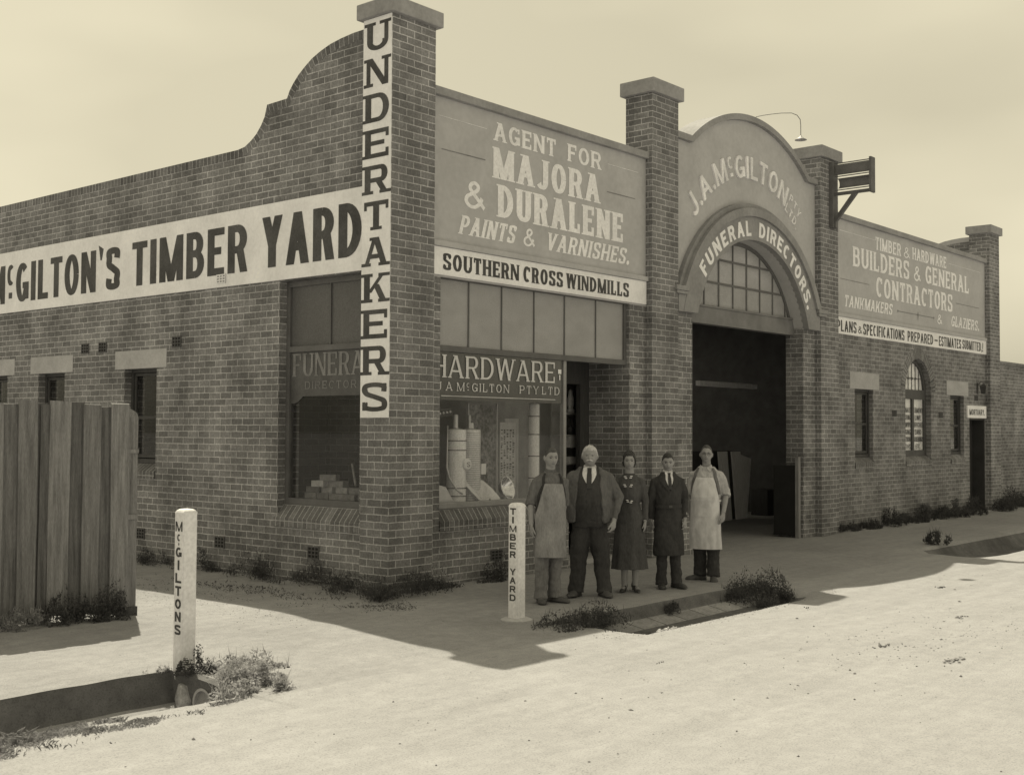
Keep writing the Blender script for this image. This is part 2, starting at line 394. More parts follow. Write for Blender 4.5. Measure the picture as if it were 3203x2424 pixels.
# ------------------------------------------------------------------ sign-writer's alphabet (strokes with a broad nib)
def spline(P, n=7):
    o = []
    for i in range(len(P) - 1):
        p0, p1, p2, p3 = P[max(i - 1, 0)], P[i], P[i + 1], P[min(i + 2, len(P) - 1)]
        for k in range(n):
            t = k / n
            o.append(tuple(0.5 * (2 * p1[a] + (p2[a] - p0[a]) * t + (2 * p0[a] - 5 * p1[a] + 4 * p2[a] - p3[a]) * t * t + (3 * p1[a] - p0[a] - 3 * p2[a] + p3[a]) * t ** 3) for a in (0, 1)))
    o.append(P[-1])
    return o
WID = dict(A=.72, B=.62, C=.64, D=.66, E=.56, F=.53, G=.67, H=.66, I=0, J=.5, K=.66, L=.52, M=.86, N=.68, O=.68, P=.6, R=.64, S=.58, T=.58, U=.64, V=.68, W=.98, X=.66, Y=.66, Z=.58, c=.46)
WID['&'] = .76; WID['.'] = 0; WID['-'] = .3; WID["'"] = 0; WID[','] = 0; WID['!'] = 0; WID[':'] = 0
def glyph(ch, w, sv, sh, serif=0.0, thin=None):
    """polygons of a capital of height 1 and width w; serif > 0 adds slabs of that height"""
    P = []; th = thin or sv
    def V(x, a=0.0, b=1.0, t=sv): P.append([(x, a), (x + t, a), (x + t, b), (x, b)])
    def H(y, a, b, t=sh): P.append([(a, y), (b, y), (b, y + t), (a, y + t)])
    def D(x0, y0, x1, y1, t=sv): P.append([(x0, y0), (x0 + t, y0), (x1 + t, y1), (x1, y1)])
    def S_(pts):
        off = []
        for i, p in enumerate(pts):
            q0, q1 = pts[max(i - 1, 0)], pts[min(i + 1, len(pts) - 1)]
            tx, ty = q1[0] - q0[0], q1[1] - q0[1]; ln = math.hypot(tx, ty) or 1; tx /= ln; ty /= ln
            hw = 0.5 * math.hypot(sv * ty, sh * tx)
            off.append(((p[0] - ty * hw, p[1] + tx * hw), (p[0] + ty * hw, p[1] - tx * hw)))
        for (a, b), (c_, d) in zip(off, off[1:]): P.append([b, d, c_, a])
    def arc(cx, cy, rx, ry, a0, a1, n=14): return arcpts(cx, cy, rx, a0, a1, n, ry)
    def slab(xc, y, hw):
        if serif: P.append(rect(xc - hw, xc + hw, 0 if y == 0 else 1 - serif, serif if y == 0 else 1))
    def feet(xs, ys=(0, 1), t=sv):
        for x in xs:
            for y in ys: slab(x + t / 2, y, t / 2 + serif * 1.25)
    l, r, b, t = sv / 2, w - sv / 2, sh / 2, 1 - sh / 2
    m = 0.53
    def bowl(y0, y1, rr):
        ry = (y1 - y0) / 2; cx = max(rr - min(ry * 0.95, (rr - l) * 0.8), l)
        return [(l, y1), (cx, y1)] + arc(cx, (y0 + y1) / 2, rr - cx, ry, 90, -90) + [(cx, y0), (l, y0)]
    if ch == 'A':
        D(0, 0, (w - sv) / 2, 1, th); D(w - sv, 0, (w - sv) / 2, 1); H(.26, w * .2, w * .8); feet([0], (0,), th); feet([w - sv], (0,)); slab(w * .42, 1, sv * .75 if serif else 0)
    elif ch == 'B': V(0); S_(bowl(m, t, r * .93)); S_(bowl(b, m, r)); feet([0])
    elif ch in 'CcG':
        S_(arc(w / 2, .5, w / 2 - l, .5 - b, 48, 360 - (50 if ch != 'G' else 8), 26))
        if serif and ch != 'G': V(w - sv * .75, .68, .95, sv * .6)
        if ch == 'G': V(w - sv, .06, .5); H(.5 - sh, w * .52, w); (serif and V(w - sv * .75, .68, .95, sv * .6))
    elif ch == 'D': V(0); S_(bowl(b, t, r)); feet([0])
    elif ch in 'EF':
        V(0); H(1 - sh, 0, w); H(.5 - sh * .4, 0, w * .82)
        if ch == 'E': H(0, 0, w)
        feet([0])
        if serif:
            V(w - sv * .5, .7, 1, sv * .5)
            if ch == 'E': V(w - sv * .5, 0, .3, sv * .5)
    elif ch == 'H': V(0); V(w - sv); H(.5 - sh / 2, 0, w); feet([0, w - sv])
    elif ch == 'I': V(0); feet([0])
    elif ch == 'J': V(w - sv, .3); S_([(r, .34)] + arc(w * .45, .3, r - w * .45, .3 - b, 0, -150)); feet([w - sv], (1,))
    elif ch == 'K': V(0); D(sv * .6, .34, w - sv, 1, th); D(w - sv, 0, sv + (w - 2 * sv) * .28, .62); feet([0]); feet([w - sv], (0, 1))
    elif ch == 'L': V(0); H(0, 0, w); feet([0]); (serif and V(w - sv * .5, 0, .32, sv * .5))
    elif ch == 'M': V(0, t=th); V(w - sv); D((w - sv) / 2, 0, 0, 1); D((w - th) / 2, 0, w - th, 1, th); feet([0, w - sv], (0,)); slab(th * .3, 1, th * .3 + serif); slab(w - th * .3, 1, th * .3 + serif)
    elif ch == 'N': V(0, t=th); V(w - th, t=th); D(w - sv, 0, 0, 1); feet([0], (0,), th); feet([w - th], (1,), th); slab(th * .3, 1, th * .4 + serif)
    elif ch == 'O': S_(arc(w / 2, .5, w / 2 - l, .5 - b, 0, 360, 34))
    elif ch == 'P': V(0); S_(bowl(.44, t, r)); feet([0])
    elif ch == 'R': V(0); S_(bowl(.48, t, r * .96)); D(w - sv, 0, w * .42, .5); feet([0]); feet([w - sv], (0,))
    elif ch == 'S':
        S_(spline([(r, .74), (w * .8, .93 - b * .6), (w * .5, t), (w * .2, .93 - b * .6), (l, .75), (w * .22, .6), (w * .52, .5), (w * .82, .39), (r, .24), (w * .8, .07 + b * .6), (w * .5, b), (w * .2, .07 + b * .6), (l, .27)]))
        if serif: V(w - sv * .7, .68, .97, sv * .55); V(sv * .1, .03, .32, sv * .55)
    elif ch == 'T':
        V(w / 2 - sv / 2); H(1 - sh, 0, w); feet([w / 2 - sv / 2], (0,))
        if serif: V(0, .7, 1, sv * .45); V(w - sv * .45, .7, 1, sv * .45)
    elif ch == 'U': V(0, .3); V(w - th, .3, t=th); S_([(l, .35)] + arc(w / 2, .32, w / 2 - l, .32 - b, 180, 360) + [(r, .35)]); feet([0, w - sv], (1,))
    elif ch == 'V': D((w - sv) / 2, 0, 0, 1); D((w - th) / 2, 0, w - th, 1, th); feet([0], (1,)); feet([w - th], (1,), th)
    elif ch == 'W':
        D(w * .27 - sv / 2, 0, 0, 1); D(w * .27 - sv / 2, 0, w / 2 - sv / 2, 1, th); D(w * .73 - sv / 2, 0, w / 2 - sv / 2, 1); D(w * .73 - sv / 2, 0, w - th, 1, th); feet([0, w - th], (1,))
    elif ch == 'Y': V(w / 2 - sv / 2, 0, .5); D(w / 2 - sv / 2, .42, 0, 1); D(w / 2 - sv / 2, .42, w - th, 1, th); feet([w / 2 - sv / 2], (0,)); feet([0], (1,)); feet([w - th], (1,), th)
    elif ch == 'X': D(0, 0, w - sv, 1, th); D(w - sv, 0, 0, 1)
    elif ch == 'Z': H(1 - sh, 0, w); H(0, 0, w); D(0, 0, w - sv, 1)
    elif ch == '&': S_([(w * x, y * (1 - sh) + b) for x, y in spline([(.96, .0), (.62, .36), (.3, .7), (.31, .9), (.48, 1.0), (.64, .9), (.62, .73), (.4, .56), (.15, .4), (.09, .2), (.26, .02), (.5, .01), (.72, .17), (.84, .42)])])
    elif ch == '.': P.append(arc(sv * .55, sv * .55, sv * .6, sv * .6, 0, 330, 11))
    elif ch == ',': P.append([(0, sv), (sv, sv), (sv, sv * .1), (sv * .3, -sv * .8)])
    elif ch == ':': P.append(rect(0, sv, .1, .1 + sv)); P.append(rect(0, sv, .6, .6 + sv))
    elif ch == "'": P.append([(0, 1.1), (sv * .9, 1.0), (sv * .6, .74), (sv * .35, .74)])
    elif ch == '!': D(0, .3, sv * .4, 1); P.append(rect(0, sv, 0, sv))
    elif ch == '-': H(.42, 0, w, sh * 1.1)
    return P
def layout(s, k, sv, sh, serif=0.0, gap=0.14, space=0.42, thin=None, small_c=True):
    """[(polys)] per character in units of letter height, and the total width"""
    x = 0.0; o = []
    for i, ch in enumerate(s):
        if ch == ' ': x += space * k - gap * k; continue
        if ch == 'c' and small_c:
            ww = max(WID['c'] * k, sv * 1.6) * .8
            ps = glyph('c', ww / .56, sv * 1.15, sh * 1.15, 0)
            o.append([[(x + a * .56, .46 + b * .54) for a, b in p] for p in ps] + [rect(x + ww * .25, x + ww * .75, .12, .12 + sh)])
            x += ww + gap * k; continue
        ww = sv if WID[ch] == 0 else max(WID[ch] * k, sv * 1.7)
        o.append([[(x + a, b) for a, b in p] for p in glyph(ch, ww, sv, sh, serif, thin)])
        x += ww + gap * k
    return o, x - gap * k
def lettering(name, material, parent, lines):
    """lines: dicts with text, map (u,v,d)->point, x0,x1,z0,z1 and nib; one mesh"""
    mb = MB()
    for q in lines:
        h = q['z1'] - q['z0']; Lx = (q['x1'] - q['x0']) / h
        kw = dict(serif=q.get('serif', 0), gap=q.get('gap', .14), space=q.get('space', .42), thin=q.get('thin'))
        sv, sh = q.get('sv', .2), q.get('sh', .15)
        lo, hi = 0.15, 6.0
        for _ in range(30):
            k = (lo + hi) / 2
            if layout(q['t'], k, sv, sh, **kw)[1] < Lx: lo = k
            else: hi = k
        gl, tot = layout(q['t'], k, sv, sh, **kw)
        f = q['map']; shear = q.get('shear', 0)
        arc = q.get('arc')      # (cx, cz, radius of baseline, angle start, angle end) degrees
        def mp_(u, v, d, q=q, h=h, tot=tot, Lx=Lx):
            if arc:
                cx, cz, R, a0, a1 = arc
                a = rad(a0 + (a1 - a0) * (u / tot)); rr = R + v * h
                return f(cx + rr * math.cos(a), cz + rr * math.sin(a), d)
            return f(q['x0'] + (u * Lx / tot + shear * v) * h, q['z0'] + v * h, d)
        for g in gl:
            if q.get('rigid') and arc:      # each letter straight on its own tangent
                us = [p[0] for pl in g for p in pl]; uc = (min(us) + max(us)) / 2
                cx, cz, R, a0, a1 = arc; a = rad(a0 + (a1 - a0) * (uc / tot)); h_ = h; sx = q.get('sx', 1)
                def m2(u, v, d, a=a, uc=uc, R=R, cx=cx, cz=cz):
                    e = Vector((math.sin(a), -math.cos(a))); n_ = Vector((math.cos(a), math.sin(a)))
                    p = Vector((cx, cz)) + n_ * (R + v * h_) + e * ((u - uc) * h_ * sx)
                    return f(p.x, p.y, d)
                mm = m2
            else: mm = mp_
            v, fc = cdt_faces(g)
            mb._sheet(v, fc, mm, 0.0, q.get('depth'))
    return mb.build(name, material, parent, uv=False)
# ================================================================== GROUND
rng = np.random.default_rng(3)
_wav = [(rng.uniform(-1, 1), rng.uniform(-1, 1), rng.uniform(0, 6.28)) for _ in range(16)]
def wav(x, y, lam):
    o = 0
    for a, b, c in _wav: o = o + np.sin(2 * PI * (a * x + b * y) / lam + c)
    return o / 8
def ss(a, b, x):
    t = np.clip((x - a) / (b - a), 0, 1); return t * t * (3 - 2 * t)
def gz(x, y):
    x = np.asarray(x, float); y = np.asarray(y, float)
    ramp = np.interp(y, [-6, -4.2, -3.2, -2.2, -1.2], [-.035, -.05, -.05, -.03, 0])
    kr = np.interp(y, [-6, -4.6, -3.3, -3.08, -2.8, -2.535, -2.475], [-.035, -.05, -.085, -.175, -.172, -.12, 0])
    kl = np.interp(y, [-4.2, -2.8, -2.5, -2.2, -1.95, -1.80, -1.745], [-.045, -.06, -.1, -.285, -.27, -.235, 0])
    kf = np.interp(y, [-4.6, -3.3, -2.8, -2.4, -2.15], [-.05, -.07, -.27, -.25, 0])
    wr = ss(.12, .4, x) * (1 - ss(3.75, 4.15, x)); wl = 1 - ss(-4.02, -3.985, x); wf = ss(9.6, 10.6, x)
    z = ramp * (1 - wr - wl - wf) + kr * wr + kl * wl + kf * wf
    z = z + .05 * ss(-.1, .75, y) * (1 - ss(-3.2, -2.3, x))
    z = z + .035 * ss(-.55, -.05, y) * ss(-.5, .3, x) * (1 - ss(5.8, 6.6, x)) + .05 * ss(-.6, 0, y) * ss(11, 12, x)
    rut = 0
    for yy, dd in ((-4.35, .010), (-5.75, .012), (-6.5, .007), (-7.9, .009)):
        q = (y - yy - .16 * np.sin(x * .55 + yy) - .05 * np.sin(x * 1.7)) / .11
        rut = rut - dd * np.exp(-q * q) + .5 * dd * np.exp(-(np.abs(q) - 1.7) ** 2 * 2)
    for x0 in (-1.1, -2.5):                       # wheel tracks curving out of the lane
        xc = x0 - .035 * np.clip(-1 - y, 0, 9) ** 2.2
        q = (x - xc - .05 * np.sin(y * 1.3)) / .11
        rut = rut - .009 * np.exp(-q * q) * ss(-7, -5, y)
    z = z + rut * (1 - ss(12, 24, x)) * (1 - ss(.1, .3, wr * (y > -3.3))) * (1 - wl * (y > -2.9))
    near = 1 - ss(20, 60, np.hypot(x, y))
    return z + near * (.011 * wav(x, y, 1.9) + .004 * wav(y, x, .43))
def gh(x, y): return float(gz(x, y))
def lin(a, b, s): return list(np.arange(a, b - 1e-9, s))
gx = [-400, -150, -60, -30, -20] + lin(-14, -8, .4) + lin(-8, -4.1, .045) + lin(-4.1, -3.9, .0125) + lin(-3.9, 9, .045) + lin(9, 24, .12) + [24, 26, 30, 40, 60, 150, 400]
gy = [-400, -150, -60, -30, -18] + lin(-14, -6, .16) + lin(-6, -3.4, .06) + lin(-3.4, -2.6, .04) + lin(-2.6, -2.44, .0125) + lin(-2.44, -1.84, .04) + lin(-1.84, -1.72, .0125) + lin(-1.72, 3.6, .06) + lin(3.6, 12, .3) + [12, 16, 30, 60, 150, 400]
GX, GY = np.meshgrid(gx, gy)
GZ = gz(GX, GY)
nx, ny = len(gx), len(gy)
idx = np.arange(nx * ny).reshape(ny, nx)
quads = np.stack([idx[:-1, :-1], idx[:-1, 1:], idx[1:, 1:], idx[1:, :-1]], -1).reshape(-1, 4)
cx_ = (GX[:-1, :-1] + GX[1:, 1:]).ravel() / 2; cy_ = (GY[:-1, :-1] + GY[1:, 1:]).ravel() / 2
cls = np.zeros(len(quads), int)                                                   # 0 road
cls[(cy_ > -2.9) & (cx_ > -3.99) & (cx_ < .26)] = 2                               # crossing into the side lane
cls[(cy_ > -2.6) & (cx_ > 3.95) & (cx_ < 10.1)] = 2
cls[(cy_ > -2.50) & (cx_ > .26) & (cx_ < 3.95)] = 1
cls[(cy_ > -1.77) & (cx_ < -3.99)] = 1
cls[(cy_ > -2.2) & (cx_ > 10.1)] = 1
cls[(cy_ <= -2.50) & (cy_ > -3.2) & (cx_ > .26) & (cx_ < 3.95)] = 3
cls[(cy_ <= -2.2) & (cy_ > -3.1) & (cx_ > 10.1)] = 3
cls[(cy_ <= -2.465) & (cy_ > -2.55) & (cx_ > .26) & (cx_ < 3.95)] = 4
cls[(cy_ <= -2.55) & (cy_ > -2.81) & (cx_ > .26) & (cx_ < 3.95)] = 5
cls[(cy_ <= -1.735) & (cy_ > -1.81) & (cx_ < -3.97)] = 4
cls[(cy_ <= -1.81) & (cy_ > -2.12) & (cx_ < -3.97)] = 6
V = np.stack([GX.ravel(), GY.ravel(), GZ.ravel()], 1)
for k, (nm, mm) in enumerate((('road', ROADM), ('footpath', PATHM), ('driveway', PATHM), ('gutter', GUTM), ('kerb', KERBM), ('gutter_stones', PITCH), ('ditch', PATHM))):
    q = quads[cls == k]
    u, inv = np.unique(q, return_inverse=True); q = inv.reshape(-1, 4)
    me = bpy.data.meshes.new(nm)
    me.from_pydata(V[u].tolist(), [], q.tolist())
    me.polygons.foreach_set('use_smooth', [True] * len(me.polygons))
    me.materials.append(mm)
    if nm == 'gutter_stones':
        ul = me.uv_layers.new()
        ul.data.foreach_set('uv', [c for lp in me.loops for c in (me.vertices[lp.vertex_index].co.x, me.vertices[lp.vertex_index].co.y + 2.9)])
    o = bpy.data.objects.new(nm, me); C.objects.link(o)
    tag(o, kind='structure')

# ================================================================== SHOP BUILDING
B = thing('brick_shop', 'brick corner shop with curved gable, cement parapet panels and arched carriage entry', 'building')
S0 = .115
DEEP = .46
def ribbon(name, outer, inner, mapf, d0, d1, material, parent):
    mb = MB(); bm = mb.bm; ul = bm.loops.layers.uv.verify(); s = 0
    for i in range(len(outer) - 1):
        ds = math.dist(outer[i], outer[i + 1])
        a, b, c, d = outer[i], outer[i + 1], inner[i + 1], inner[i]
        F = [mapf(*a, d0), mapf(*b, d0), mapf(*c, d0), mapf(*d, d0)]; K = [mapf(*a, d1), mapf(*b, d1), mapf(*c, d1), mapf(*d, d1)]
        sets = [((F[0], F[1], F[2], F[3]), ((0.006, s), (0.006, s + ds), (.12, s + ds), (.12, s))),
                ((K[0], K[1], F[1], F[0]), ((0.0, s), (0, s + ds), (.22, s + ds), (.22, s))),
                ((K[3], K[2], K[1], K[0]), ((0, s), (0, s + ds), (.12, s + ds), (.12, s))),
                ((F[3], F[2], K[2], K[3]), ((0, s), (0, s + ds), (.12, s + ds), (.12, s)))]
        if i == 0: sets.append(((F[0], F[3], K[3], K[0]), ((0, 0), (.1, 0), (.1, .08), (0, .08))))
        if i == len(outer) - 2: sets.append(((F[1], K[1], K[2], F[2]), ((0, 0), (.1, 0), (.1, .08), (0, .08))))
        for ps, us in sets:
            f = bm.faces.new([bm.verts.new(p) for p in ps])
            for lp, uvv in zip(f.loops, us): lp[ul].uv = uvv
        s += ds
    bmesh.ops.remove_doubles(bm, verts=bm.verts, dist=1e-5)
    return mb.build(name, material, parent, uv=False)

# --- side wall with its curved gable
gable = [(13, 5.60), (3.05, 5.60), (2.90, 5.62), (2.77, 5.68), (2.66, 5.75), (2.56, 5.85), (2.49, 5.95), (2.44, 6.10), (2.04, 6.11), (1.99, 6.20), (1.92, 6.28), (1.82, 6.37), (1.70, 6.45), (1.56, 6.53), (1.40, 6.59), (1.22, 6.64), (1.02, 6.67), (.8, 6.69), (.485, 6.695)]
def offset(pts, d):
    o = []
    for i, p in enumerate(pts):
        a, b = pts[max(i - 1, 0)], pts[min(i + 1, len(pts) - 1)]
        tx, ty = b[0] - a[0], b[1] - a[1]; l_ = math.hypot(tx, ty)
        nx_, ny_ = ty / l_, -tx / l_
        if ny_ > 0: nx_, ny_ = -nx_, -ny_
        o.append((p[0] + nx_ * d, p[1] + ny_ * d))
    return o
inner = offset(gable, .112)
SM = lambda x0: (lambda u, v, d=0: Vector((x0 + d, u, v)))          # u = y
small_side = [(4.86, 5.69), (7.36, 8.17), (9.17, 10.0)]
out_ = [(13, -.3)] + inner + [(.3, 6.6), (.3, -.3)]
mb = MB().prism(out_, SM(S0), 0, .345, [rect(.62, 2.15, .80, 3.79)] + [rect(a, b, 1.29, 2.77) for a, b in small_side])
side = mb.build('side_wall', BRICK, B, uvoff=(.0, -.16 + .0859 * 10))
ribbon('gable_coping', gable, inner, SM(S0), -.004, .36, SOLDIER, side)
mirror = lambda pts: pts
mb = MB().prism([(13, -.3)] + inner + [(.3, 6.6), (.3, -.3)], SM(20.08), 0, .33)
g2 = mb.build('end_wall', BRICKD, B)
ribbon('gable_coping', gable, inner, SM(20.076), 0, .34, CEMENT, g2)
MB().box(.3, 20.2, 12.6, 12.95, -.3, 5.5).build('rear_wall', BRICKD, B)
MB().box(.47, 20.07, .47, 6.0, 4.5, 4.62).box(.47, 9.6, 6.0, 12.6, 4.5, 4.62).box(14.2, 20.07, 6.0, 12.6, 4.5, 4.62).box(9.6, 14.2, 9.6, 12.6, 4.5, 4.62).build('ceiling', INTD, B)  # gap is an added skylight; sun through it lifts the dark interior

# --- piers with caps
def pier(x0, x1, zt, capt, bm_=BRICK):
    p = MB().box(x0, x1, 0, .48, -.3, zt).build('pier', bm_, B, uvoff=(-x0, -.16 + .0859 * 10))
    MB().box(x0 - .068, x1 + .068, -.068, .548, zt, capt, bev=.014).build('pier_cap', CAPM, p)
    return p
pier(0, .72, 6.735, 6.92)
pier(5.355, 6.07, 6.97, 7.18)
pier(10.87, 11.59, 6.97, 7.18)
pier(19.75, 20.43, 6.70, 6.89)

# --- front wall: left bay (shop), jambs, right bay
UO = (0, -.16 + .0859 * 10)
MB().box(.72, .95, S0, DEEP, -.3, 3.77).build('shop_jamb', BRICK, B, uvoff=UO)
st = MB().box(.95, 3.5, S0, .33, -.3, .765).build('stall_riser', BRICK, B, uvoff=UO)
MB().box(4.94, 5.355, S0, .95, -.3, 3.77).build('shop_jamb', BRICK, B, uvoff=UO)
# sloping brick-on-edge sills: a row of bricks laid on the slope
def sloped_sill(name, axis, a0, a1, zi, zo, di, zb, plane, parent):
    """from (depth di, z zi) at the frame down to (depth -0.02, z zo) and a drop to zb; axis 'x' front wall, 'y' side wall"""
    mb = MB(); bm = mb.bm; ul = bm.loops.layers.uv.verify()
    fr = -.018
    mpf = (lambda t, d, z: Vector((t, plane + d, z))) if axis == 'x' else (lambda t, d, z: Vector((plane + d, t, z)))
    prof = [(di, zi), (fr, zo), (fr, zb), (0.05, zb)]
    s = 0
    for (d0, z0), (d1, z1) in zip(prof, prof[1:]):
        ln = math.hypot(d1 - d0, z1 - z0)
        f = bm.faces.new([bm.verts.new(mpf(*q)) for q in ((a0, d0, z0), (a1, d0, z0), (a1, d1, z1), (a0, d1, z1))])
        for lp, uvv in zip(f.loops, ((s, a0), (s, a1), (s + ln, a1), (s + ln, a0))): lp[ul].uv = uvv
        s += ln
    for a in (a0, a1):
        f = bm.faces.new([bm.verts.new(mpf(a, *q)) for q in (prof[0], prof[1], prof[2], prof[3], (di, zb))])
        for lp in f.loops: lp[ul].uv = (lp.vert.co.z, .04)
    bmesh.ops.remove_doubles(bm, verts=bm.verts, dist=1e-5)
    return mb.build(name, SOLDIER, parent, uv=False)
sloped_sill('brick_sill', 'x', .952, 3.5, .94, .80, .085, .69, S0, B)
sloped_sill('brick_sill', 'y', .482, 2.2, .96, .80, .11, .69, S0, B)

FW = FRONT(S0)
def arch_hole(cx, hw, z0, zs):
    return [(cx - hw, z0), (cx + hw, z0)] + arcpts(cx, zs, hw, 0, 180, 20)
AWC = 15.665
right_holes = [rect(12.53, 13.37, 1.29, 2.77), arch_hole(AWC, .70, 1.29, 2.78), rect(17.48, 18.32, 1.29, 2.75), rect(18.66, 19.68, .07, 2.25)]
MB().prism(rect(11.59, 19.75, -.3, 4.17), FW, 0, .345, right_holes).build('office_wall', BRICKD, B, uvoff=UO)
# voussoir ring of the arched window
ribbon('window_arch_ring', arcpts(AWC, 2.78, .93, 0, 180, 24), arcpts(AWC, 2.78, .70, 0, 180, 24), FW, -.003, .05, SOLDIER, B)

# --- cement panels
pl = MB().box(.722, 5.353, S0, DEEP, 3.77, 5.97).build('parapet_panel', CEMENT, B)
MB().box(.722, 5.353, .045, .52, 5.97, 6.07, bev=.008).build('panel_coping', CAPM, pl)
MB().box(.722, 5.353, .06, S0, 4.135, 4.205, bev=.01).build('panel_moulding', CEMENT, pl)
pr = MB().box(11.592, 19.748, S0, DEEP, 4.17, 5.97).build('parapet_panel', CEMENT, B)
MB().box(11.592, 19.748, .045, .52, 5.97, 6.07, bev=.008).build('panel_coping', CAPM, pr)
MB().box(11.592, 19.748, .06, S0, 4.10, 4.17, bev=.01).build('panel_moulding', CEMENT, pr)
FL = FRONT(S0 - .004)
lettering('lettering', CREAM, pl, [
    dict(t='AGENT', map=FL, x0=1.91, x1=3.18, z0=5.62, z1=5.86, sv=.27, sh=.15, serif=.06),
    dict(t='FOR', map=FL, x0=3.45, x1=4.22, z0=5.62, z1=5.86, sv=.27, sh=.15, serif=.06),
    dict(t='MAJORA', map=FL, x0=1.90, x1=4.19, z0=5.135, z1=5.535, sv=.285, sh=.14, serif=.05),
    dict(t='&', map=FL, x0=1.36, x1=1.75, z0=4.68, z1=5.03, sv=.19, sh=.13),
    dict(t='DURALENE', map=FL, x0=1.99, x1=4.76, z0=4.645, z1=5.065, sv=.28, sh=.14, serif=.05),
    dict(t='PAINTS', map=FL, x0=1.26, x1=2.31, z0=4.335, z1=4.575, sv=.24, sh=.14, serif=.05, shear=.3),
    dict(t='&', map=FL, x0=2.50, x1=2.74, z0=4.335, z1=4.575, sv=.17, sh=.12, shear=.1),
    dict(t='VARNISHES.', map=FL, x0=2.97, x1=4.90, z0=4.335, z1=4.575, sv=.24, sh=.14, serif=.05, shear=.3)])
for a, b in ((.89, 1.77), (4.38, 5.15)): MB().box(a, b, S0 - .004, S0 - .001, 5.733, 5.742).build('pale_rule', LINEL, pl)
for a, b in ((.95, 1.75), (4.37, 5.07)): MB().box(a, b, S0 - .004, S0 - .001, 5.328, 5.341).build('dark_rule', LINED, pl)
lettering('lettering', CREAM, pr, [
    dict(t='TIMBER', map=FL, x0=13.51, x1=14.78, z0=5.575, z1=5.835, sv=.24, sh=.14, serif=.05),
    dict(t='&', map=FL, x0=14.92, x1=15.25, z0=5.575, z1=5.8, sv=.16, sh=.1),
    dict(t='HARDWARE', map=FL, x0=15.38, x1=17.29, z0=5.585, z1=5.84, sv=.24, sh=.14, serif=.05),
    dict(t='BUILDERS', map=FL, x0=12.47, x1=15.2, z0=5.13, z1=5.52, sv=.26, sh=.14, serif=.05),
    dict(t='&', map=FL, x0=15.45, x1=15.82, z0=5.14, z1=5.46, sv=.18, sh=.12),
    dict(t='GENERAL', map=FL, x0=16.08, x1=18.67, z0=5.14, z1=5.53, sv=.26, sh=.14, serif=.05),
    dict(t='CONTRACTORS', map=FL, x0=13.53, x1=17.64, z0=4.63, z1=5.03, sv=.26, sh=.14, serif=.05),
    dict(t='TANKMAKERS', map=FL, x0=12.07, x1=14.30, z0=4.315, z1=4.54, sv=.24, sh=.14, serif=.05, shear=.22),
    dict(t='&', map=FL, x0=16.74, x1=17.02, z0=4.31, z1=4.52, sv=.18, sh=.12),
    dict(t='GLAZIERS.', map=FL, x0=17.55, x1=19.31, z0=4.31, z1=4.55, sv=.24, sh=.14, serif=.05, shear=.22)])
MB().box(11.89, 13.49, S0 - .004, S0 - .001, 5.755, 5.765).build('pale_rule', LINEL, pr)
MB().box(17.43, 19.43, S0 - .004, S0 - .001, 5.71, 5.72).build('pale_rule', LINEL, pr)
MB().box(11.92, 13.21, S0 - .004, S0 - .001, 4.831, 4.841).build('dark_rule', LINED, pr)
MB().box(17.87, 19.34, S0 - .004, S0 - .001, 4.848, 4.861).build('dark_rule', LINED, pr)
mb = MB().box(14.6, 16.54, S0 - .004, S0 - .001, 4.413, 4.428)
mb.prism([(15.56, 4.42), (15.64, 4.40), (15.66, 4.30), (15.68, 4.40), (15.76, 4.42), (15.68, 4.435), (15.66, 4.49), (15.64, 4.435)], FRONT(S0), -.007, -.005)
for xx in (14.6, 16.54): mb.prism([(xx - .03, 4.42), (xx, 4.39), (xx + .03, 4.42), (xx, 4.45)], FRONT(S0), -.007, -.005)
mb.build('dark_ornament', LINED, pr)

# --- arch bay
AC = (8.53, 3.16); RI = 1.97
def arc_at(r, z, n=40, c=AC):
    """angles where circle radius r meets height z"""
    a = math.degrees(math.asin((z - c[1]) / r)); return a
TC = (8.53, 4.05)
a_in = arc_at(RI, 3.78)
topa = math.degrees(math.asin((6.45 - TC[1]) / 3.09))
poly = [(6.072, 3.78)] + [(AC[0] + RI * math.cos(rad(180 - a)), AC[1] + RI * math.sin(rad(180 - a))) for a in np.linspace(a_in, 180 - a_in, 40)] + [(10.868, 3.78), (10.868, 6.45)] + \
       arcpts(TC[0], TC[1], 3.09, topa, 180 - topa, 30) + [(6.072, 6.45)]
ap = MB().prism(poly, FW, 0, .345).build('arch_panel', CEMENT, B)
ca = math.degrees(math.asin((6.55 - TC[1]) / 3.19))
oc = [(6.072, 6.55)] + arcpts(TC[0], TC[1], 3.19, 180 - ca, ca, 36) + [(10.868, 6.55)]
ic = [(6.072, 6.452)] + arcpts(TC[0], TC[1], 3.092, 180 - topa, topa, 36) + [(10.868, 6.452)]
ribbon('arch_coping', oc, ic, FRONT(.045), 0, .45, CAPM, ap)
lettering('raised_lettering', mat('raised_letter_paint', .85, .7, coords='World'), ap, [
    dict(t='J.A.McGILTON', map=FRONT(S0), x0=0, x1=3.40, z0=0, z1=.375, sv=.185, sh=.155, gap=.14, depth=-.028, arc=(8.53, 3.885, 2.29, 142.5, 60.5), rigid=True, sx=1.0),
    dict(t='PTY', map=FRONT(S0), x0=0, x1=.50, z0=0, z1=.15, sv=.16, sh=.14, gap=.36, depth=-.018, arc=(8.53, 3.885, 2.50, 58.6, 48.0), rigid=True),
    dict(t='LTD.', map=FRONT(S0), x0=0, x1=.55, z0=0, z1=.16, sv=.16, sh=.14, gap=.34, depth=-.018, arc=(8.53, 3.885, 2.26, 59.3, 46.5), rigid=True)])
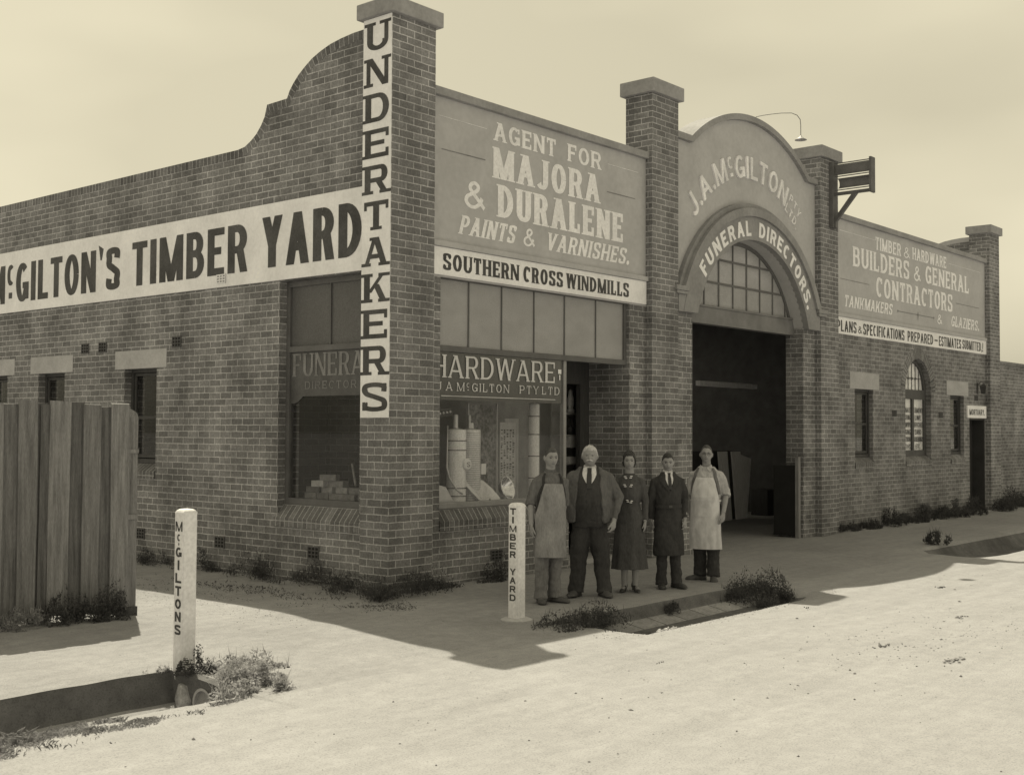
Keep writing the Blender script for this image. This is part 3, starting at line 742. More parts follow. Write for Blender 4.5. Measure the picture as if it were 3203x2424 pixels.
for x0, x1 in ((6.07, 6.65), (10.39, 10.87)):
    MB().box(x0 + (.002 if x0 < 7 else 0), x1 - (.002 if x0 > 7 else 0), S0, DEEP, -.3, 3.78).build('arch_jamb', BRICK, B, uvoff=UO)
# archivolt, painted, with hood mould
a0, a1 = arc_at(RI, 3.76), arc_at(2.36, 3.76)
ring = [(AC[0] + RI * math.cos(rad(a)), AC[1] + RI * math.sin(rad(a))) for a in np.linspace(a0, 180 - a0, 44)] + [(AC[0] + 2.36 * math.cos(rad(a)), AC[1] + 2.36 * math.sin(rad(a))) for a in np.linspace(180 - a1, a1, 44)]
av = MB().prism(ring, FRONT(.01), 0, .12).build('archway_band', CEMENTD, B)
h0 = arc_at(2.36, 4.14); h1 = arc_at(2.5, 4.14)
ro = [(AC[0] + 2.50 * math.cos(rad(a)), AC[1] + 2.50 * math.sin(rad(a))) for a in np.linspace(180 - h1, h1, 44)]
ri = [(AC[0] + 2.362 * math.cos(rad(a)), AC[1] + 2.362 * math.sin(rad(a))) for a in np.linspace(180 - h0, h0, 44)]
ribbon('hood_mould', ro, ri, FRONT(-.035), 0, .15, CEMENTD, av)
ro2 = [(AC[0] + 2.58 * math.cos(rad(a)), AC[1] + 2.58 * math.sin(rad(a))) for a in np.linspace(180 - arc_at(2.58, 4.14), arc_at(2.58, 4.14), 44)]
ri2 = [(AC[0] + 2.502 * math.cos(rad(a)), AC[1] + 2.502 * math.sin(rad(a))) for a in np.linspace(180 - h1, h1, 44)]
ribbon('hood_mould', ro2, ri2, FRONT(.035), 0, .08, CEMENTD, av)
for sx in (-1, 1):
    xe = AC[0] + sx * 2.19; xo = AC[0] + sx * 2.56
    x0, x1 = min(xe, xo), max(xe, xo)
    MB().box(x0, x1, -.045, S0, 4.07, 4.145, bev=.008).box(x0 + .03, x1 - .03, -.03, S0, 4.02, 4.068, bev=.006).build('hood_stop', CEMENTD, av)
    xi = AC[0] + sx * 1.89; xo = AC[0] + sx * 2.42
    MB().box(min(xi, xo), max(xi, xo), .016, S0 + .004, 3.755, 4.018).build('springer_block', CEMENTD, av)
lettering('lettering', CREAM, av, [
    dict(t='FUNERAL', map=FRONT(.006), x0=0, x1=1.70, z0=0, z1=.255, sv=.28, sh=.21, gap=.15, arc=(AC[0], AC[1], 2.03, 144.5, 95.5), rigid=True),
    dict(t='DIRECTORS.', map=FRONT(.006), x0=0, x1=2.20, z0=0, z1=.255, sv=.28, sh=.21, gap=.15, arc=(AC[0], AC[1], 2.03, 88.5, 27.5), rigid=True)])
# beam and fanlight
MB().box(6.65, 10.39, .30, .45, 3.66, 3.93).box(6.65, 10.39, .285, .45, 3.932, 3.965).build('door_head_beam', mat('beam_paint', .19, .6, coords='World'), B)
fan = MB()
fy0, fy1 = .335, .375
fan_o = [(AC[0] + (RI - .002) * math.cos(rad(a)), AC[1] + (RI - .002) * math.sin(rad(a))) for a in np.linspace(180 - arc_at(RI, 3.967), arc_at(RI, 3.967), 40)]
fan_i = [(AC[0] + (RI - .07) * math.cos(rad(a)), AC[1] + (RI - .07) * math.sin(rad(a))) for a in np.linspace(180 - arc_at(RI - .07, 3.967), arc_at(RI - .07, 3.967), 40)]
fo = ribbon('fanlight', fan_o, fan_i, FRONT(fy0), 0, .05, JOIN, B)
mun = MB(); panes = []
cols = [AC[0] + (i - 3.5) * .46 for i in range(8)]
zr = [3.967, 4.36, 4.76]
def topz(x): return AC[1] + math.sqrt(max((RI - .05) ** 2 - (x - AC[0]) ** 2, 0))
for x in cols:
    if topz(x) > 4.0: mun.box(x - .017, x + .017, fy0 + .004, fy1 + .01, 3.967, topz(x))
for z in zr[1:]:
    hw = math.sqrt((RI - .05) ** 2 - (z - AC[1]) ** 2)
    mun.box(AC[0] - hw, AC[0] + hw, fy0 + .002, fy1 + .012, z - .017, z + .017)
mun.build('glazing_bar', JOIN, fo)
pn = MB()
pn.prism([(p[0], p[1]) for p in fan_i], FRONT(fy0 + .018), 0, .006)
pn.build('pane', FROST, fo)

# --- windows with frames
def frame(mb, axis, plane, d0, d1, a0, a1, z0, z1, t=.06):
    f = (lambda p, q, r, s: mb.box(p, q, plane + d0, plane + d1, r, s)) if axis == 'x' else (lambda p, q, r, s: mb.box(plane + d0, plane + d1, p, q, r, s))
    f(a0, a0 + t, z0, z1); f(a1 - t, a1, z0, z1); f(a0 + t, a1 - t, z0, z0 + t * 1.2); f(a0 + t, a1 - t, z1 - t, z1)
def sheet(mb, axis, plane, d, a0, a1, z0, z1, t=.005):
    if axis == 'x': mb.box(a0, a1, plane + d, plane + d + t, z0, z1)
    else: mb.box(plane + d, plane + d + t, a0, a1, z0, z1)
def small_window(axis, a0, a1, z1, dep=.12):
    sl = sloped_sill('brick_sill', axis, a0 + .003, a1 - .003, 1.41, 1.305, dep + .01, 1.20, S0, B)
    mb = MB(); frame(mb, axis, S0, dep, dep + .07, a0, a1, 1.415, z1, .05); fr = mb.build('window', DARKW, B)
    sm = MB(); mid = (a0 + a1) / 2
    frame(sm, axis, S0, dep + .02, dep + .05, a0 + .06, a1 - .06, 1.49, z1 - .06, .04)
    if axis == 'x': sm.box(a0 + .1, a1 - .1, S0 + dep + .02, S0 + dep + .05, 2.05, 2.09)
    else: sm.box(S0 + dep + .02, S0 + dep + .05, a0 + .1, a1 - .1, 2.05, 2.09)
    sm.build('sash', DARKW, fr)
    pm = MB(); sheet(pm, axis, S0, dep + .034, a0 + .09, a1 - .09, 1.52, z1 - .09); pm.build('pane', GLASS, fr)
for a, b in small_side:
    small_window('y', a, b, 2.77)
    MB().box(S0 - .006, S0 + .16, a - .24, b + .24, 2.772, 3.035).build('lintel', LINT, B)
for a, b in ((12.53, 13.37), (17.48, 18.32)):
    small_window('x', a, b, 2.75, .085)
    MB().box(a - .22, b + .27, S0 - .006, S0 + .16, 2.752, 3.07).build('lintel', LINT, B)
# arched office window with signwritten blinds
sloped_sill('brick_sill', 'x', AWC - .697, AWC + .697, 1.40, 1.30, .12, 1.19, S0, B)
fy = S0 + .12
ow = MB(); Ro = .698
o1 = [(AWC - Ro, 1.405), (AWC + Ro, 1.405)] + arcpts(AWC, 2.78, Ro, 0, 180, 24)
hl = [rect(AWC - .60, AWC - .05, 1.53, 2.62), rect(AWC + .05, AWC + .60, 1.53, 2.62), [(AWC - .60, 2.82), (AWC + .60, 2.82)] + arcpts(AWC, 2.82, .58, 4, 176, 20)]
owf = ow.prism(o1, FRONT(fy), 0, .06, hl).build('arched_window', mat('green_joinery', .085, .6, coords='World'), B)
pm = MB()
for hq in hl: pm.prism(hq, FRONT(fy + .025), 0, .004)
pm.build('pane', GLASS, owf)
MB().box(AWC - .6, AWC - .05, fy + .04, fy + .046, 1.53, 2.62).box(AWC + .05, AWC + .6, fy + .04, fy + .046, 1.53, 2.62).prism(hl[2], FRONT(fy + .04), 0, .005).build('window_blind', mat('blind_cloth', .92, .8, coords='World'), owf)
words_l = ['TANKS', 'SPOUTING', 'DOWNPIPE', 'RIDGING', 'CEILTRON', 'BATHS']; words_r = ['CEMENT', 'LIME', 'BRICKS', 'SAND', 'SCREENINGS', 'ETC.']
ln = []
for i in range(6):
    z0 = 2.33 - i * .155
    ln.append(dict(t=words_l[i], map=FRONT(fy + .023), x0=AWC - .57, x1=AWC - .08, z0=z0, z1=z0 + .105, sv=.2, sh=.14))
    wd = .24 if len(words_r[i]) < 5 else .235 if len(words_r[i]) < 7 else .26
    xc = AWC + .325; hw = .13 if words_r[i] in ('ETC.',) else .17 if len(words_r[i]) == 4 else .25
    ln.append(dict(t=words_r[i], map=FRONT(fy + .023), x0=xc - hw, x1=xc + hw, z0=z0, z1=z0 + .105, sv=.2, sh=.14))
lettering('lettering', INK, owf, ln)
lb = MB()
for k in range(-2, 3):
    x = AWC + k * .19; lb.box(x - .006, x + .006, fy + .02, fy + .032, 2.822, 2.82 + math.sqrt(.57 ** 2 - (k * .19) ** 2))
lb.box(AWC - .5, AWC + .5, fy + .02, fy + .031, 3.06, 3.072)
for k in (-.19, 0, .19): lb.prism([(AWC + k - .07, 3.066), (AWC + k, 3.03), (AWC + k + .07, 3.066), (AWC + k, 3.10)], FRONT(fy + .018), 0, .001)
lb.build('lead_came', METALD, owf)
# mortuary doorway: its unlit depth painted black on sheet and lining
dr = MB().box(18.66, 19.68, .40, .44, .08, 2.25).build('doorway_dark_sheet', mat('doorway_shade_black', .05, .5, coords='World'), B)
MB().box(18.662, 18.72, .33, .40, .08, 2.248).box(19.63, 19.678, .122, .40, .08, 2.248).box(18.72, 19.63, .122, .40, 2.21, 2.248).build('door_frame', MATS['doorway_shade_black'], dr)  # dark lining added over the lit reveals to keep the doorway black
MB().box(18.6, 19.745, -.02, .40, -.05, .068).build('door_step', LINT, B)
# air vents
def vent(axis, a, z, ww=.21, hh=.15, pl=S0, hole=HOLE, bars=VENTM):
    mb = MB(); t = .014
    f = (lambda p, q, r, s, e0, e1: mb.box(p, q, pl + e0, pl + e1, r, s)) if axis == 'x' else (lambda p, q, r, s, e0, e1: mb.box(pl + e0, pl + e1, p, q, r, s))
    f(a - ww / 2, a + ww / 2, z - hh / 2, z + hh / 2, -.004, .02)
    o = mb.build('air_vent', hole, B)
    mb = MB()
    f = (lambda p, q, r, s, e0, e1: mb.box(p, q, pl + e0, pl + e1, r, s)) if axis == 'x' else (lambda p, q, r, s, e0, e1: mb.box(pl + e0, pl + e1, p, q, r, s))
    for i in range(4): x = a - ww / 2 + i * (ww - t) / 3; f(x, x + t, z - hh / 2, z + hh / 2, -.012, -.005)
    for i in range(4): q = z - hh / 2 + i * (hh - t) / 3; f(a - ww / 2, a + ww / 2, q, q + t, -.010, -.0065)
    mb.build('grille', bars, o)
for y, z in ((6.77, 3.115), (6.28, 3.115), (4.38, 3.115), (5.2, .415), (3.33, .41), (1.43, .405)): vent('y', y, z)
for x, z in ((14.39, 2.295), (16.9, 2.295), (19.1, 2.72), (2.0, .33)): vent('x', x, z, .21, .13)
vent('y', 3.35, 3.91, .20, .12, S0 - .018, mat('painted_vent_hole', .34, .8), WHITE)

# --- shop window (front)
GY = .2
sw = MB()
sw.box(.951, 3.53, .19, .27, .945, 1.02, bev=.012)                         # sill
sw.box(3.47, 3.53, .185, .25, 1.02, 2.868)                                 # corner post
sw.box(.951, 1.0, .19, .25, 1.02, 2.868)
swf = sw.build('shop_window', JOINL, B)
tr_ = MB().box(.951, 4.938, .165, .27, 2.87, 2.945, bev=.008).box(.951, 4.938, .15, .29, 3.762, 3.79).box(4.88, 4.938, .17, .26, 2.946, 3.761).box(.951, 1.0, .17, .26, 2.946, 3.761).build('transom', JOIN, B)
MB().box(1.0, 4.88, .20, .212, 2.946, 3.761).build('ribbed_light', FROST, tr_)
mb = MB()
for x in (1.54, 2.17, 2.83, 3.49, 4.21): mb.box(x - .009, x + .009, .186, .215, 2.946, 3.761)
mb.build('glazing_bar', JOIN, tr_)
MB().box(1.0, 3.47, GY, GY + .005, 1.02, 2.868).build('pane', GLASS, swf)
MB().box(3.495, 3.50, .251, .87, 1.02, 2.868).build('pane', GLASS, swf)
MB().box(1.0, 3.47, GY + .008, GY + .012, 2.28, 2.868).build('fascia_band', mat('glass_band_paint', .085, .12, 3, .15, spec=.5, coords='World'), swf)
FG = FRONT(GY - .003)
lettering('lettering', mat('gilt_letter', .7, .5, 3, .12, coords='World'), swf, [
    dict(t='HARDWARE', map=FG, x0=.90, x1=3.285, z0=2.555, z1=2.835, sv=.17, sh=.08, serif=.05, thin=.12, gap=.15),
    dict(t='J A McGILTON', map=FG, x0=.98, x1=2.33, z0=2.395, z1=2.50, sv=.15, sh=.08, serif=.07, thin=.1, gap=.3, space=.6),
    dict(t='PTY LTD', map=FG, x0=2.55, x1=3.39, z0=2.395, z1=2.50, sv=.15, sh=.08, serif=.07, thin=.1, gap=.3, space=.5)])
MB().box(1.06, 3.3, GY - .003, GY - .001, 2.325, 2.333).build('pale_rule', LINEL, swf)
MB().box(3.36, 3.43, GY - .003, GY - .001, 2.685, 2.745).build('paper_ticket', WHITE, swf)
MB().box(3.385, 3.408, GY - .003, GY - .001, 2.60, 2.67).build('paper_ticket', WHITE, swf)
# side window (funeral director)
fx = S0 + .12
sf = MB(); frame(sf, 'y', S0, .12, .19, .60, 2.147, .962, 3.785, .07)
sf.box(fx - .015, fx + .08, .67, 2.077, 2.885, 2.955)
sff = sf.build('display_window', JOIN, B)
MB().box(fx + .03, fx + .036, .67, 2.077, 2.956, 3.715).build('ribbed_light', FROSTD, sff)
MB().box(fx + .012, fx + .045, 1.31, 1.33, 2.956, 3.715).build('glazing_bar', JOIN, sff)
MB().box(fx + .03, fx + .035, .67, 2.077, 1.046, 2.885).build('pane', GLASS, sff)
band = [(.671, 2.30), (.72, 2.30), (.74, 2.325), (1.84, 2.325), (1.86, 2.30), (1.93, 2.26), (2.0, 2.235), (2.076, 2.235), (2.076, 2.884), (.671, 2.884)]
MB().prism(band, SM(fx + .022), 0, .004).build('fascia_band', mat('side_band_paint', .10, .5, 4, .25, coords='World'), sff)
FS = SIDE(fx + .018)
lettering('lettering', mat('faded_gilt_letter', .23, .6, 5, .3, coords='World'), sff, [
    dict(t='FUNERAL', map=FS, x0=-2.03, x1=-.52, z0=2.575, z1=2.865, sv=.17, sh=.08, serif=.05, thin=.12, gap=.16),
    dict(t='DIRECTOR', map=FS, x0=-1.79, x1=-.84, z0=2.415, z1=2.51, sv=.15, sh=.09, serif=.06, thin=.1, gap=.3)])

# --- interiors
MB().box(1.062, 5.2, 1.6, 1.7, 0, 4.49).build('interior_wall', INTW, B)
DPART = brick_mat('shade_dark_brick', .03, .05, .10)  # darkness of the unlit interior put into the brick colour
MB().box(1.0, 1.06, .47, 2.3, 0, 2.95).build('brick_partition', DPART, B, uvoff=UO)
MB().box(.47, .999, 2.21, 2.3, 0, 2.95).build('brick_partition', DPART, B, uvoff=UO)
MB().box(.36, 1.06, .49, 2.3, 2.952, 2.99).build('light_block_panel', DARKW, B)  # unseen panel added to block light from the ribbed glass above
MB().box(.37, .999, .48, 2.2, .90, .955).build('window_bed', TIMB, B)
MB().box(1.061, 3.46, .33, 1.45, .90, .955).build('window_bed', mat('bounce_pale_bed', .6, .8), B)  # bed made pale as a bounce surface to brighten the display
MB().box(1.062, 1.7, 1.71, 4.0, 0, 4.49).build('interior_wall', INTD, B)
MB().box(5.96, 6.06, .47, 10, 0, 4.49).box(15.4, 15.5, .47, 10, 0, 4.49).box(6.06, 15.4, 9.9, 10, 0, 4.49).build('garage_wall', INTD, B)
MB().box(4.72, 4.938, .85, .93, -.05, 2.95).box(3.50, 4.72, .85, .93, 2.6, 2.95).build('door_frame', DARKW, B)
MB().box(3.49, 4.94, .3, .84, -.02, .10).build('door_step', LINT, B)

# ================================================================== FAR BOUNDARY WALL
bwall = MB().box(20.432, 60, .40, .75, -.3, 3.62).build('boundary_wall', BRICKD, uvoff=UO)
tag(bwall, 'plain brick boundary wall beyond the last pier, running out of frame', 'wall')
MB().box(20.432, 60, .37, .78, 3.62, 3.72).build('wall_coping', BRICKD, bwall)

# ================================================================== SIGNS
def board(name, label, axis, pl, a0, a1, z0, z1, t=.018):
    o = (MB().box(a0, a1, pl - t, pl, z0, z1) if axis == 'x' else MB().box(pl - t, pl, a0, a1, z0, z1)).build(name, WHITE)
    return tag(o, label, 'sign')
s1 = board('vertical_sign', 'tall white vertical sign reading UNDERTAKERS in black slab serif on the corner pier', 'y', 0, .004, .478, 2.05, 6.73, .012)
rows = 'UNDERTAKERS'
ln = []
tops = np.linspace(6.56, 2.12, 11)
for i, ch in enumerate(rows):
    z0 = 6.345 - i * (6.345 - 2.125) / 10
    ww = {'U': .36, 'N': .37, 'D': .40, 'E': .40, 'R': .40, 'T': .41, 'A': .39, 'K': .39, 'S': .43}[ch]
    ln.append(dict(t=ch, map=SIDE(-.015), x0=-.235 - ww / 2, x1=-.235 + ww / 2, z0=z0 - .005, z1=z0 + .33, sv=.30, sh=.155, serif=.11, thin=.20))
lettering('lettering', INK, s1, ln)
s2 = board('timber_yard_sign', 'long white board reading McGILTON\'S TIMBER YARD along the side wall', 'y', S0, .484, 11.2, 3.80, 4.80)
FS2 = SIDE(S0 - .021)
lettering('lettering', INK, s2, [
    dict(t="McGILTON'S", map=FS2, x0=-9.80, x1=-5.83, z0=3.955, z1=4.585, sv=.24, sh=.155, gap=.115),
    dict(t='TIMBER', map=FS2, x0=-5.50, x1=-2.79, z0=3.965, z1=4.60, sv=.245, sh=.155, gap=.115),
    dict(t='YARD', map=FS2, x0=-2.49, x1=-.60, z0=3.975, z1=4.63, sv=.245, sh=.155, gap=.115)])
s3 = board('windmill_sign', 'white strip sign reading SOUTHERN CROSS WINDMILLS above the shop window', 'x', S0, .80, 5.33, 3.79, 4.13, .03)
FS3 = FRONT(S0 - .033)
lettering('lettering', INK, s3, [
    dict(t='SOUTHERN', map=FS3, x0=.96, x1=2.385, z0=3.855, z1=4.06, sv=.27, sh=.14, serif=.05, thin=.19),
    dict(t='CROSS', map=FS3, x0=2.475, x1=3.31, z0=3.855, z1=4.06, sv=.27, sh=.14, serif=.05, thin=.19),
    dict(t='WINDMILLS', map=FS3, x0=3.39, x1=4.87, z0=3.855, z1=4.06, sv=.27, sh=.14, serif=.05, thin=.19)])
s4 = board('plans_sign', 'white strip sign reading PLANS & SPECIFICATIONS PREPARED over the office windows', 'x', S0, 11.70, 19.74, 3.775, 4.098, .03)
lettering('lettering', INK, s4, [
    dict(t='PLANS', map=FS3, x0=11.70, x1=12.55, z0=3.82, z1=4.035, sv=.23, sh=.14),
    dict(t='&', map=FS3, x0=12.62, x1=12.80, z0=3.83, z1=3.97, sv=.18, sh=.12),
    dict(t='SPECIFICATIONS', map=FS3, x0=12.86, x1=14.86, z0=3.82, z1=4.035, sv=.23, sh=.14),
    dict(t='PREPARED', map=FS3, x0=15.03, x1=16.42, z0=3.82, z1=4.035, sv=.23, sh=.14),
    dict(t='-', map=FS3, x0=16.5, x1=16.68, z0=3.82, z1=4.035, sv=.23, sh=.14),
    dict(t='ESTIMATES', map=FS3, x0=16.75, x1=18.08, z0=3.82, z1=4.035, sv=.23, sh=.14),
    dict(t='SUBMITTED,!', map=FS3, x0=18.17, x1=19.5, z0=3.83, z1=4.04, sv=.2, sh=.12)])
s5 = board('door_sign', 'small white sign reading MORTUARY above the far doorway', 'x', S0, 18.47, 19.70, 2.252, 2.54, .03)
lettering('lettering', INK, s5, [dict(t='MORTUARY.', map=FS3, x0=18.58, x1=19.58, z0=2.32, z1=2.455, sv=.22, sh=.15)])
# ================================================================== FENCE, POSTS, LAMPS, BOX SIGN
random.seed(11)
FA, FB = Vector((-2.84, .86)), Vector((-6.6, 1.16))          # right end to left, street side
fdir = (FB - FA).normalized()
frz = math.atan2(fdir.y, fdir.x)
fence = thing('paling_fence', 'weathered lapped timber paling fence with a squared end post beside the lane', 'fence', (FA.x, FA.y, 0), frz)
# local x runs left along the fence, local +y is the street side (rotated by about 180 degrees)
def paling(x0, x1, y0, y1, z0, z1, material):
    mb = MB(); bm = mb.bm
    n = 12; rows = []
    ph = random.uniform(0, 9); lean = random.uniform(-.006, .006)
    for i in range(n + 1):
        t = i / n; z = z0 + (z1 - z0) * t
        w0 = .004 * math.sin(ph + 5 * t) + lean * t; w1 = .004 * math.sin(ph * 2 + 4 * t) + lean * t
        rows.append([(x0 + w0, y0, z), (x1 + w1, y0, z), (x1 + w1, y1, z), (x0 + w0, y1, z)])
    mb.rings(rows)
    for v in bm.verts:
        if v.co.z > z1 - .01: v.co.z += random.uniform(-.012, .008)
        if v.co.z < z0 + .01: v.co.z += random.uniform(-.03, .02)
    return mb.build('paling', material, fence)
x = -.02; k = 0
while x < 4.0:
    wf_ = .19 + random.uniform(-.02, .02)
    paling(x, x + wf_, .012, .034, .10, 2.16 + random.uniform(-.022, .02), PALING)
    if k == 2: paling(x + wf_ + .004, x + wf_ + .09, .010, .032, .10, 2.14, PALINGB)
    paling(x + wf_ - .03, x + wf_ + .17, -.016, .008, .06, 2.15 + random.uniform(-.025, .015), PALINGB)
    x += .315 + random.uniform(-.012, .012); k += 1
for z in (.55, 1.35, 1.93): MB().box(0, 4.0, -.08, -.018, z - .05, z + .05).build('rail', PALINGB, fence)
ep = MB()
ep.box(-.145, -.022, -.12, -.02, -.1, 2.02)
ep.rings([[(-.145, -.12, 2.02), (-.022, -.12, 2.02), (-.022, -.02, 2.02), (-.145, -.02, 2.02)], [(-.135, -.11, 2.07), (-.03, -.11, 2.13), (-.03, -.03, 2.13), (-.135, -.03, 2.07)]])
epo = ep.build('end_post', PALING, fence)
MB().box(-.148, -.018, -.015, -.003, 1.66, 1.70).build('rail_end', TIMB, epo)
MB().box(-.148, -.018, -.015, -.003, .99, 1.04).build('rail_end', TIMB, epo)
MB().box(-.155, .06, -.14, -.0, -.1, .11).build('sole_plate', DARKW, fence)

def guide_post(name, label, loc, h, text, z0, z1, wd=.127):
    t = thing(name, label, 'post', loc)
    mb = MB().box(-wd / 2, wd / 2, -wd / 2, wd / 2, -.15, h)
    es = [e for e in mb.bm.edges if all(v.co.z > h - .001 for v in e.verts)]
    bmesh.ops.bevel(mb.bm, geom=es, offset=.042, segments=5, affect='EDGES', profile=.5)
    es = [e for e in mb.bm.edges if abs(e.verts[0].co.z - e.verts[1].co.z) > .5]
    bmesh.ops.bevel(mb.bm, geom=es, offset=.007, segments=2, affect='EDGES')
    mb.build('shaft', WPOST, t)
    ln = []
    n = len(text); step = (z1 - z0) / n
    for i, ch in enumerate(text):
        zt = z1 - i * step
        if ch == ' ': continue
        f = lambda u, v, d=0: Vector((-wd / 2 - .002, -u, v))
        if ch == 'c':
            ln.append(dict(t='C', map=f, x0=-.022, x1=.022, z0=zt - step * .62, z1=zt - step * .08, sv=.26, sh=.22)); ln.append(dict(t='.', map=f, x0=-.006, x1=.006, z0=zt - step * .95, z1=zt - step * .73, sv=.8, sh=.8)); continue
        ww = .046 if ch == 'M' else .040 if ch != 'I' else .006
        ln.append(dict(t=ch, map=f, x0=-ww if ch != 'I' else -.012, x1=ww if ch != 'I' else .012, z0=zt - step * .86, z1=zt - step * .1, sv=.30 if ch != 'M' else .22, sh=.22, thin=.18 if ch == 'M' else None))
    lettering('lettering', INK, t, ln)
    return t
gp1 = guide_post('guide_post', 'white post lettered TIMBER YARD standing at the kerb beside the men', (-.15, -2.05, gh(-.15, -2.05)), 1.195, 'TIMBER YARD', .19, 1.15)
MB().lathe([(.0, -.06), (.17, -.06), (.165, .012), (.12, .03), (0, .032)], n=18).build('footing', LINT, gp1, smooth=False)
gp2 = guide_post('guide_post', 'white post lettered McGILTONS standing on the drain head at the left kerb', (-3.94, -1.80, 0), 1.275, 'McGILTONS', .27, 1.185)

# headwall of the drain under the lane
hw_ = MB()
prof = [(-1.80, .005), (-1.80, -.5), (-2.52, -.5), (-2.52, -.075), (-2.30, -.035)]
hw_.prism(prof, lambda u, v, d=0: Vector((-4.02 + d, u, v)), 0, .10, [arcpts(-2.17, -.205, .105, 0, 345, 23)])
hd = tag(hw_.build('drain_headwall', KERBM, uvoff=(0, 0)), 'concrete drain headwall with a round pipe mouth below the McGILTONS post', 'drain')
rs = []
for xx, r in ((-4.028, .125), (-4.028, .104), (-3.3, .104), (-3.3, .125)):
    rs.append([(xx, -2.17 + r * math.cos(a), -.205 + r * math.sin(a)) for a in np.linspace(0, 2 * PI, 25)[:-1]])
MB().rings(rs, False, False).build('pipe', LINT, hd, smooth=False)
MB().box(-3.32, -3.3, -2.29, -2.05, -.33, -.09).build('pipe_dark_end', HOLE, hd)  # black plate painting the dark inside the pipe
st_ = MB()
st_.rings([[(-4.10, -1.99, -.34), (-4.05, -1.83, -.34), (-4.0, -1.86, -.34), (-4.01, -2.03, -.34)], [(-4.10, -1.98, -.2), (-4.05, -1.84, -.2), (-4.0, -1.86, -.2), (-4.01, -2.02, -.2)], [(-4.07, -1.94, -.09), (-4.04, -1.88, -.08), (-4.0, -1.88, -.08), (-4.01, -1.97, -.09)]])
bmesh.ops.subdivide_edges(st_.bm, edges=st_.bm.edges, cuts=3, use_grid_fill=True)
for v in st_.bm.verts: v.co += Vector((noise.noise(v.co * 14), noise.noise(v.co * 14 + Vector((9, 0, 0))), noise.noise(v.co * 14 + Vector((0, 9, 0))))) * .012
tag(st_.build('standing_stone', mat('pale_stone', .42, .9, 20, .3, 60, .2, bump=.5, coords='World'), smooth=True), 'pale rough stone slab leaning in the ditch beside the drain pipe', 'stone')

# street lamp on a curved pipe over the arch
lm = thing('arm_lamp', 'thin pipe lamp arching out over the street from the top of the arch', 'lamp', (8.6, .2, 7.1))
pts = [(0, .0, 0), (0, -.14, .16)] + [(0, -.16 - .56 * t, .165 - .03 * t * t) for t in (.2, .5, .8)] + [(0, -.80, .115), (0, -.90, .06), (0, -.955, -.02), (0, -.965, -.12), (0, -.965, -.30)]
MB().tube(pts, .0065, 8).build('pipe_arm', mat('lamp_pipe', .2, .5), lm, smooth=True)
MB().lathe([(.012, .05), (.02, .03), (.085, -.012), (.10, -.025), (.085, -.02), (.02, .015)], c=(0, -.965, -.34), n=20).build('lamp_shade', mat('shade_enamel', .5, .5), lm, smooth=True)
# box sign on a bracket
bs = thing('bracket_sign', 'dark box sign frame on a timber bracket fixed to the pier right of the arch', 'sign', (11.31, 0, 5.7))
BRN = mat('bracket_brown', .14, .7, 5, .2, 40, .1)
MB().box(-.10, .10, -.075, -.002, 0, 1.22).build('back_post', BRN, bs)
bf = MB()
bf.box(-.03, .03, -.80, -.076, .60, .655)                      # bottom rail
bf.box(-.09, .09, -.82, -.78, .58, 1.225)                      # outer post
bf.box(-.012, .012, -.78, -.076, 1.19, 1.205)
bf.box(-.012, .012, -.78, -.076, .945, .96)
bf.box(-.012, .012, -.78, -.076, .69, .705)
bf.build('frame', BRN, bs)
MB().box(-.03, .03, -.77, -.10, .985, 1.17).build('sign_panel', mat('sign_panel_dark', .15, .6), bs)
hl_ = []
for yy in (-.74, -.12): hl_.append([(.10 * math.cos(a), yy, .82 + .095 * math.sin(a)) for a in np.linspace(-PI * .5, PI * .5, 9)])
MB().rings(hl_, False, False, closed=False).build('reflector', mat('reflector_tin', .22, .45), bs, smooth=True)
MB().rings([[(-.035, -.52, .60), (.035, -.52, .60), (.035, -.42, .60), (-.035, -.42, .60)], [(-.035, -.10, .10), (.035, -.10, .10), (.035, -.03, .12), (-.035, -.03, .12)]]).build('strut', BRN, bs)
MB().box(-.05, .05, -.11, -.076, .0, .14).build('cleat', BRN, bs)
# carriage lamp by the mortuary door
cl_ = thing('carriage_lamp', 'small dark bracket lantern on the brickwork above the MORTUARY sign', 'lamp', (19.18, S0, 2.92))
MB().box(-.03, .03, -.02, 0, -.1, .16).tube([(0, -.01, .1), (0, -.09, .19), (0, -.16, .15)], .009, 6).build('bracket', METALD, cl_)
MB().rings([[(-.05, -.21, -.1), (.05, -.21, -.1), (.05, -.11, -.1), (-.05, -.11, -.1)], [(-.075, -.235, .08), (.075, -.235, .08), (.075, -.085, .08), (-.075, -.085, .08)], [(-.02, -.18, .14), (.02, -.18, .14), (.02, -.14, .14), (-.02, -.14, .14)]]).build('lantern', METALD, cl_)
# gate leaf and plank in the archway, timber stacked inside
gl_ = thing('low_gate_leaf', 'dark low timber gate leaf folded back inside the right side of the archway', 'gate', (10.33, .17, 0))
MB().box(-.03, .012, .06, .50, .04, 1.30).build('gate_boards', mat('gate_boards_dark', .025, .7), gl_)
MB().box(-.05, .035, -.01, .058, -.02, 1.46).build('gate_stile', TIMB, gl_)
def leaning(name, label, x, y, wd, h, dep, material, lean=.12, group=None):
    o = MB().rings([[(-wd / 2, 0, 0), (wd / 2, 0, 0), (wd / 2, dep, 0), (-wd / 2, dep, 0)], [(-wd / 2, lean, h), (wd / 2, lean, h), (wd / 2, lean + dep, h), (-wd / 2, lean + dep, h)]]).build(name, material, loc=(x, y, gh(x, y)))
    return tag(o, label, 'board', group)
GB = 'boards leaning inside the archway'
TIMP = mat('pale_sawn_timber', .8, .8, 5, .15, 50, .1, stretch=(8, 8, 1))
